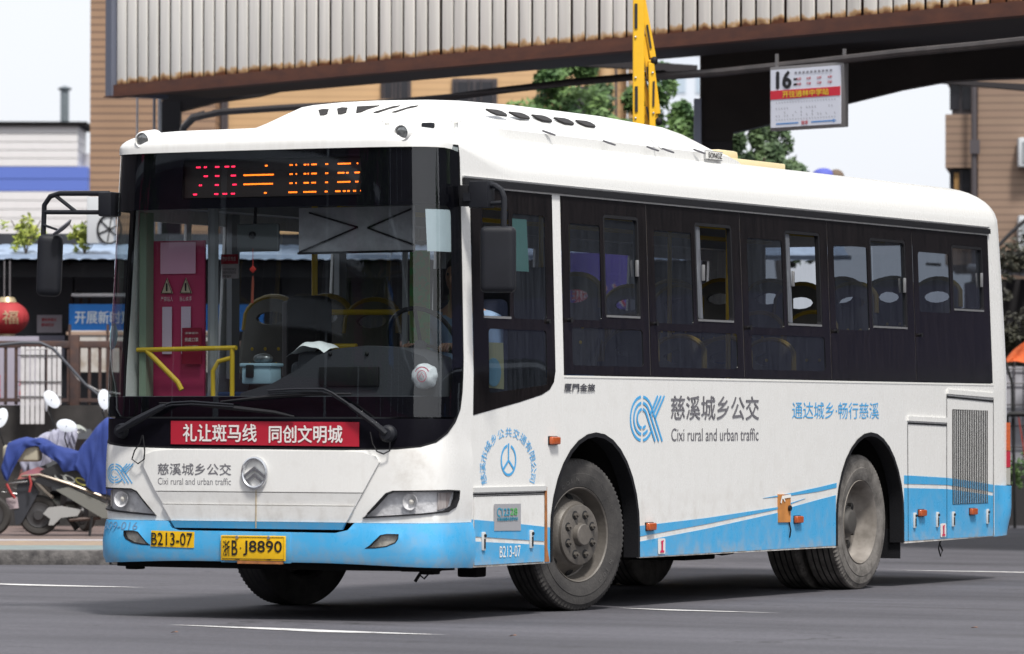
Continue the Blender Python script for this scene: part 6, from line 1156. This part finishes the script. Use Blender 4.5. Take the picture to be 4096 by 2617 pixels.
run([(1520, 181), (1700, 168), (1900, 147), (2120, 122), (2300, 105), (2700, 62)], (49, 42), .040, mat('pipe_brown', (.06, .05, .048), .6, col2=(.03, .025, .025), vscale=4), 'steel_pipe', 'long grey-brown steel pipe carrying the route sign', 'pipe')
# --- route sign
SG_ = site('route_sign', 'hanging white bus stop sign with the number 16 under the steel pipe', 'sign', RX(1897, 46), 46, RZ(226, 46), -rad(48)); sw_, sh__ = .96, .585
MB().bbox((0, .03, 0), (sw_+.03, .06, sh__+.03), .008).obj('sign_frame', mat('sign_frame', (.22, .21, .21), .4, .5), SG_); MB().box((-.01, -.004, 0), (sw_-.03, .01, sh__-.03)).obj('sign_face', mat('sign_white', (.62, .64, .72), .5), SG_)
MB().box((-.01, -.011, .035), (sw_-.03, .004, .085)).obj('red_band', mat('band_red', (.55, .02, .04), .5), SG_)
text('16', (-.40, .095, -.19, .255), INK, SG_, flat, .014, .035); text('开往逍林中学站', (-.31, .005, .31, .067), mat('sign_yellow', (.72, .50, .04), .5), SG_, flat, .017, .02)
for i, x in enumerate((-.14, -.01, .13, .27)):
    for z in (.165, .115): text('6:30' if z > .13 else '17:00', (x+.02, z, x+.075, z+.022), MAT['band_red'] if 0 else mat('sign_red', (.55, .05, .07), .5), SG_, flat, .012, .02)
strokes('timetable_head', [([(-.15+k*.052, .235), (-.118+k*.052, .235)], .02, False) for k in range(10)], mat('print_grey', (.22, .22, .25), .6), SG_, flat, .012); strokes('timetable_side', [([(-.165, z), (-.115, z)], .02, False) for z in (.175, .125)], INK, SG_, flat, .012)
rg = random.Random(4); sn_ = strokes('stop_names', [([(-.40+k*.037, z), (-.40+k*.037+.012, z-.012)], .006, False) for z in (-.035, -.20) for k in range(22)]+[([(-.40+k*.037, z), (-.39+k*.037, z-.02)], .006, False) for z in (-.09, -.13, -.16) for k in range(22) if rg.random() < .4], MAT['print_grey'], SG_, flat, .012)
sn_['kind'] = 'stuff'
for a, b_ in ((-.40, -.10), (.07, .37)): strokes('blue_arrow', [([(a, -.243), (b_, -.243)], .012, False)], mat('arrow_blue', (.05, .22, .55), .5), SG_, flat, .012)
strokes('blue_arrow_head', [([(.36, -.230), (.40, -.243), (.36, -.256)], .010, False)], MAT['arrow_blue'], SG_, flat, .012); text('始发', (-.06, -.262, .03, -.225), MAT['sign_red'], SG_, flat, .012, .02)
for x in (-.45, .45): MB().box((x, .05, .36), (.03, .02, .15)).obj('hanger', MAT['sign_frame'], SG_)
# --- yellow barrier arm raised upright
BA = site('barrier_arm', 'raised yellow folding barrier arm with black reflective bars behind the bus roof', 'barrier', 0, 0); d = 43.
YM = mat('barrier_yellow', (.80, .45, .01), .45, var=.08); 
def bar_(L, w_, dd=0., nm='bar'):
    o = MB(); dd += d; P = [Vector((RX(x, dd), dd, RZ(y, dd))) for x, y in L]; a, b_ = P; t = (b_-a); M = Matrix.Rotation(math.atan2(t.x, t.z), 3, 'Y'); c = (a+b_)/2
    return o.bbox(c, (w_, .045, t.length), .006, 1, M=M).obj(nm, YM, BA)
bar_([(1501, -200), (1501, 720)], .103, 0, 'main_arm'); bar_([(1505, -30), (1535, 135)], .055, .06); bar_([(1530, 140), (1546, 268)], .052, .05); bar_([(1531, 148), (1534, 310)], .055, .0); bar_([(1512, 85), (1527, 185)], .045, .08); bar_([(1527, 170), (1543, 285)], .04, .07); bar_([(1512, 180), (1533, 310)], .045, .09); bar_([(1514, 250), (1526, 310)], .04, .1)
def stripe(x0, y0, x1, y1, w_, dd=0.): 
    D_ = d+dd-.03; P = [Vector((RX(x, D_), D_, RZ(y, D_))) for x, y in ((x0, y0), (x1, y1))]; t = P[1]-P[0]; MB().box((P[0]+P[1])/2, (w_, .01, t.length), M=Matrix.Rotation(math.atan2(t.x, t.z), 3, 'Y')).obj('reflective_bar', INK, BA)
stripe(1495, 7, 1495, 66, .026); stripe(1496, 202, 1496, 262, .026); stripe(1521, 57, 1530, 112, .017, .06); stripe(1521, 156, 1528, 210, .018, .05); stripe(1538-1, 190, 1538-2, 249, .018, .0); stripe(1520, 250, 1531, 303, .018, .06); stripe(1517, 180, 1522, 205, .012, .06)
for x, y in ((1538, 142), (1549, 285), (1537, 330), (1550, 325)): MB().ball((RX(x, d), d, RZ(y, d)), .032, (1, 1, 1.2)).obj('rubber_cap', RUB, BA)
for x, y in ((1494, 86), (1494, 182), (1494, 277), (1534, 170), (1536, 265)): MB().ball((RX(x, d-.03), d-.03, RZ(y, d-.03)), .011, seg=8, rings=6).obj('bolt', TRIM, BA)
MB().bbox((RX(1501, d), d+.05, .5), (.34, .34, 1.0), .03).obj('barrier_box', YM, BA)
# purple billboard seen through the side windows
pb = site('billboard', 'purple billboard with red and white characters seen through the first side windows', 'billboard', RX(1395, 53), 53); MB().box((.1, 0, RZ(660, 53)), (.9, .05, .62)).obj('billboard_face', mat('board_purple', (.12, .08, .42), .6), pb)
strokes('glyph_halo', [([(-.21, RZ(715, 53)), (.34, RZ(715, 53)), (.34, RZ(668, 53)), (-.21, RZ(668, 53))], .03, True)], mat('board_purple', ()), pb, flat, .026); text('乘客入', (-.25, RZ(722, 53), .36, RZ(666, 53)), mat('glyph_white', (.75, .70, .72), .5), pb, flat, .03, .055); text('乘客入', (-.25, RZ(722, 53), .36, RZ(666, 53)), mat('glyph_red', (.55, .04, .06), .5), pb, flat, .036, .0)
for x in (-.3, .5): MB().box((x, .05, RZ(690, 53)/2), (.06, .06, RZ(690, 53))).obj('post', BRN, pb)
# --- the other side of the street (seen in the glass)
def row(name, label, cx, cy, face, wd, h, m, sign, trim):
    a = math.atan2(face[0], -face[1]); o = empty(name, label, 'building', (cx, cy, 0), a)
    MB().box((0, 3, h/2), (wd, 6, h)).obj('wall', m, o); MB().box((0, -.15, 3.6), (wd*.9, .3, 1.3)).obj('sign_fascia', sign, o); MB().box((0, -.6, 2.75), (wd*.95, 1.2, .12)).obj('awning', trim, o)
    nbay = int(wd/2.6)
    for i in range(nbay):
        x = -wd/2+(i+.5)*wd/nbay; sf = MB().box((x, -.02, 1.3), (wd/nbay*.86, .06, 2.3)).obj('shopfront', WD, o)
        if i % 3 == 1: MB().box((x, -.08, 1.4), (.8, .03, 1.0)).obj('poster', mat(('banner_blue', 'paper_white', 'crimson_panel')[i % 9//3], ()), sf)
        for z in (5.4, 7.6, 9.8):
            if z < h-1: w_ = MB().box((x, -.03, z), (1.4, .08, 1.3)).obj('window', WF, o); MB().box((x, -.08, z), (1.2, .03, 1.1)).obj('pane', WD, w_)
    if h > 13:     # upper signs, the ones the windscreen mirrors
        for x0_, x1_, z0_, z1_, nm in ((-9, -2.5, 4.6, 9.5, 'maroon_fascia'), (-2.3, 2.5, 4.9, 5.3, 'awning_pale'), (3.0, 6.2, 7.2, 9.0, 'sign_white'), (6.6, 11, 4.6, 7.0, 'maroon_fascia'), (-13, -9.4, 5.0, 6.2, 'banner_blue'), (12, 16, 5, 8.5, 'crimson_panel')):
            b_ = MB().box(((x0_+x1_)/2, -.35, (z0_+z1_)/2), (x1_-x0_, .2, z1_-z0_)).obj('signboard', mat(nm, (.3, .3, .3)), o)
        for z in (5.9, 7.05): MB().box((0, -.8, z), (wd*.9, .9, .16)).obj('ledge', trim, o)
        for x in range(-20, 21, 4): MB().tube([(x, -.3, 0), (x, -.3, h)], .12, 8).obj('drain_pipe', trim, o)
    return o
row('shop_row', 'long dark shop row with maroon fascia across the street, mirrored in the windscreen', -15, -31, (.475, .88), 78, 14, mat('facade_dark', (.06, .055, .065), .8, var=.3, vscale=1), mat('maroon_fascia', (.10, .012, .045), .6), mat('awning_pale', (.45, .50, .55), .6))
row('shop_row', 'dark shop row with lilac fascia right of the camera, mirrored in the side windows', 17, 38, (-.80, -.6), 60, 8.5, mat('facade_grey', (.075, .075, .085), .8, var=.3, vscale=1), mat('lilac_fascia', (.07, .065, .13), .6), mat('awning_pale', ()))
row('shop_row', 'dark shop row on the door side of the bus, mirrored in the curved glass edge', -28, 2, (1, -.1), 44, 9, mat('facade_dark', ()), mat('maroon_fascia', ()), mat('awning_pale', ()))
for x, y, sd, lb in ((-6, -24, 51, 'before the maroon shop row nearest the camera'), (-22, -20, 53, 'at the far left end of the maroon shop row'), (20, 22, 57, 'before the lilac shop row close to the bus'), (28, 6, 59, 'at the near end of the lilac shop row')):
    t = empty('street_tree', 'street tree '+lb, 'tree', (x, y, 0), 0, 'trees mirrored in the glass'); MB().tube([(0, 0, 0), (.1, 0, 2.5), (0, .1, 4.5)], [.2, .16, .1], 8).obj('trunk', BARK, t); leaves('crown', (0, 0, 5.3), (2.3, 2.3, 2.0), 5000, .16, LG2, t, sd)
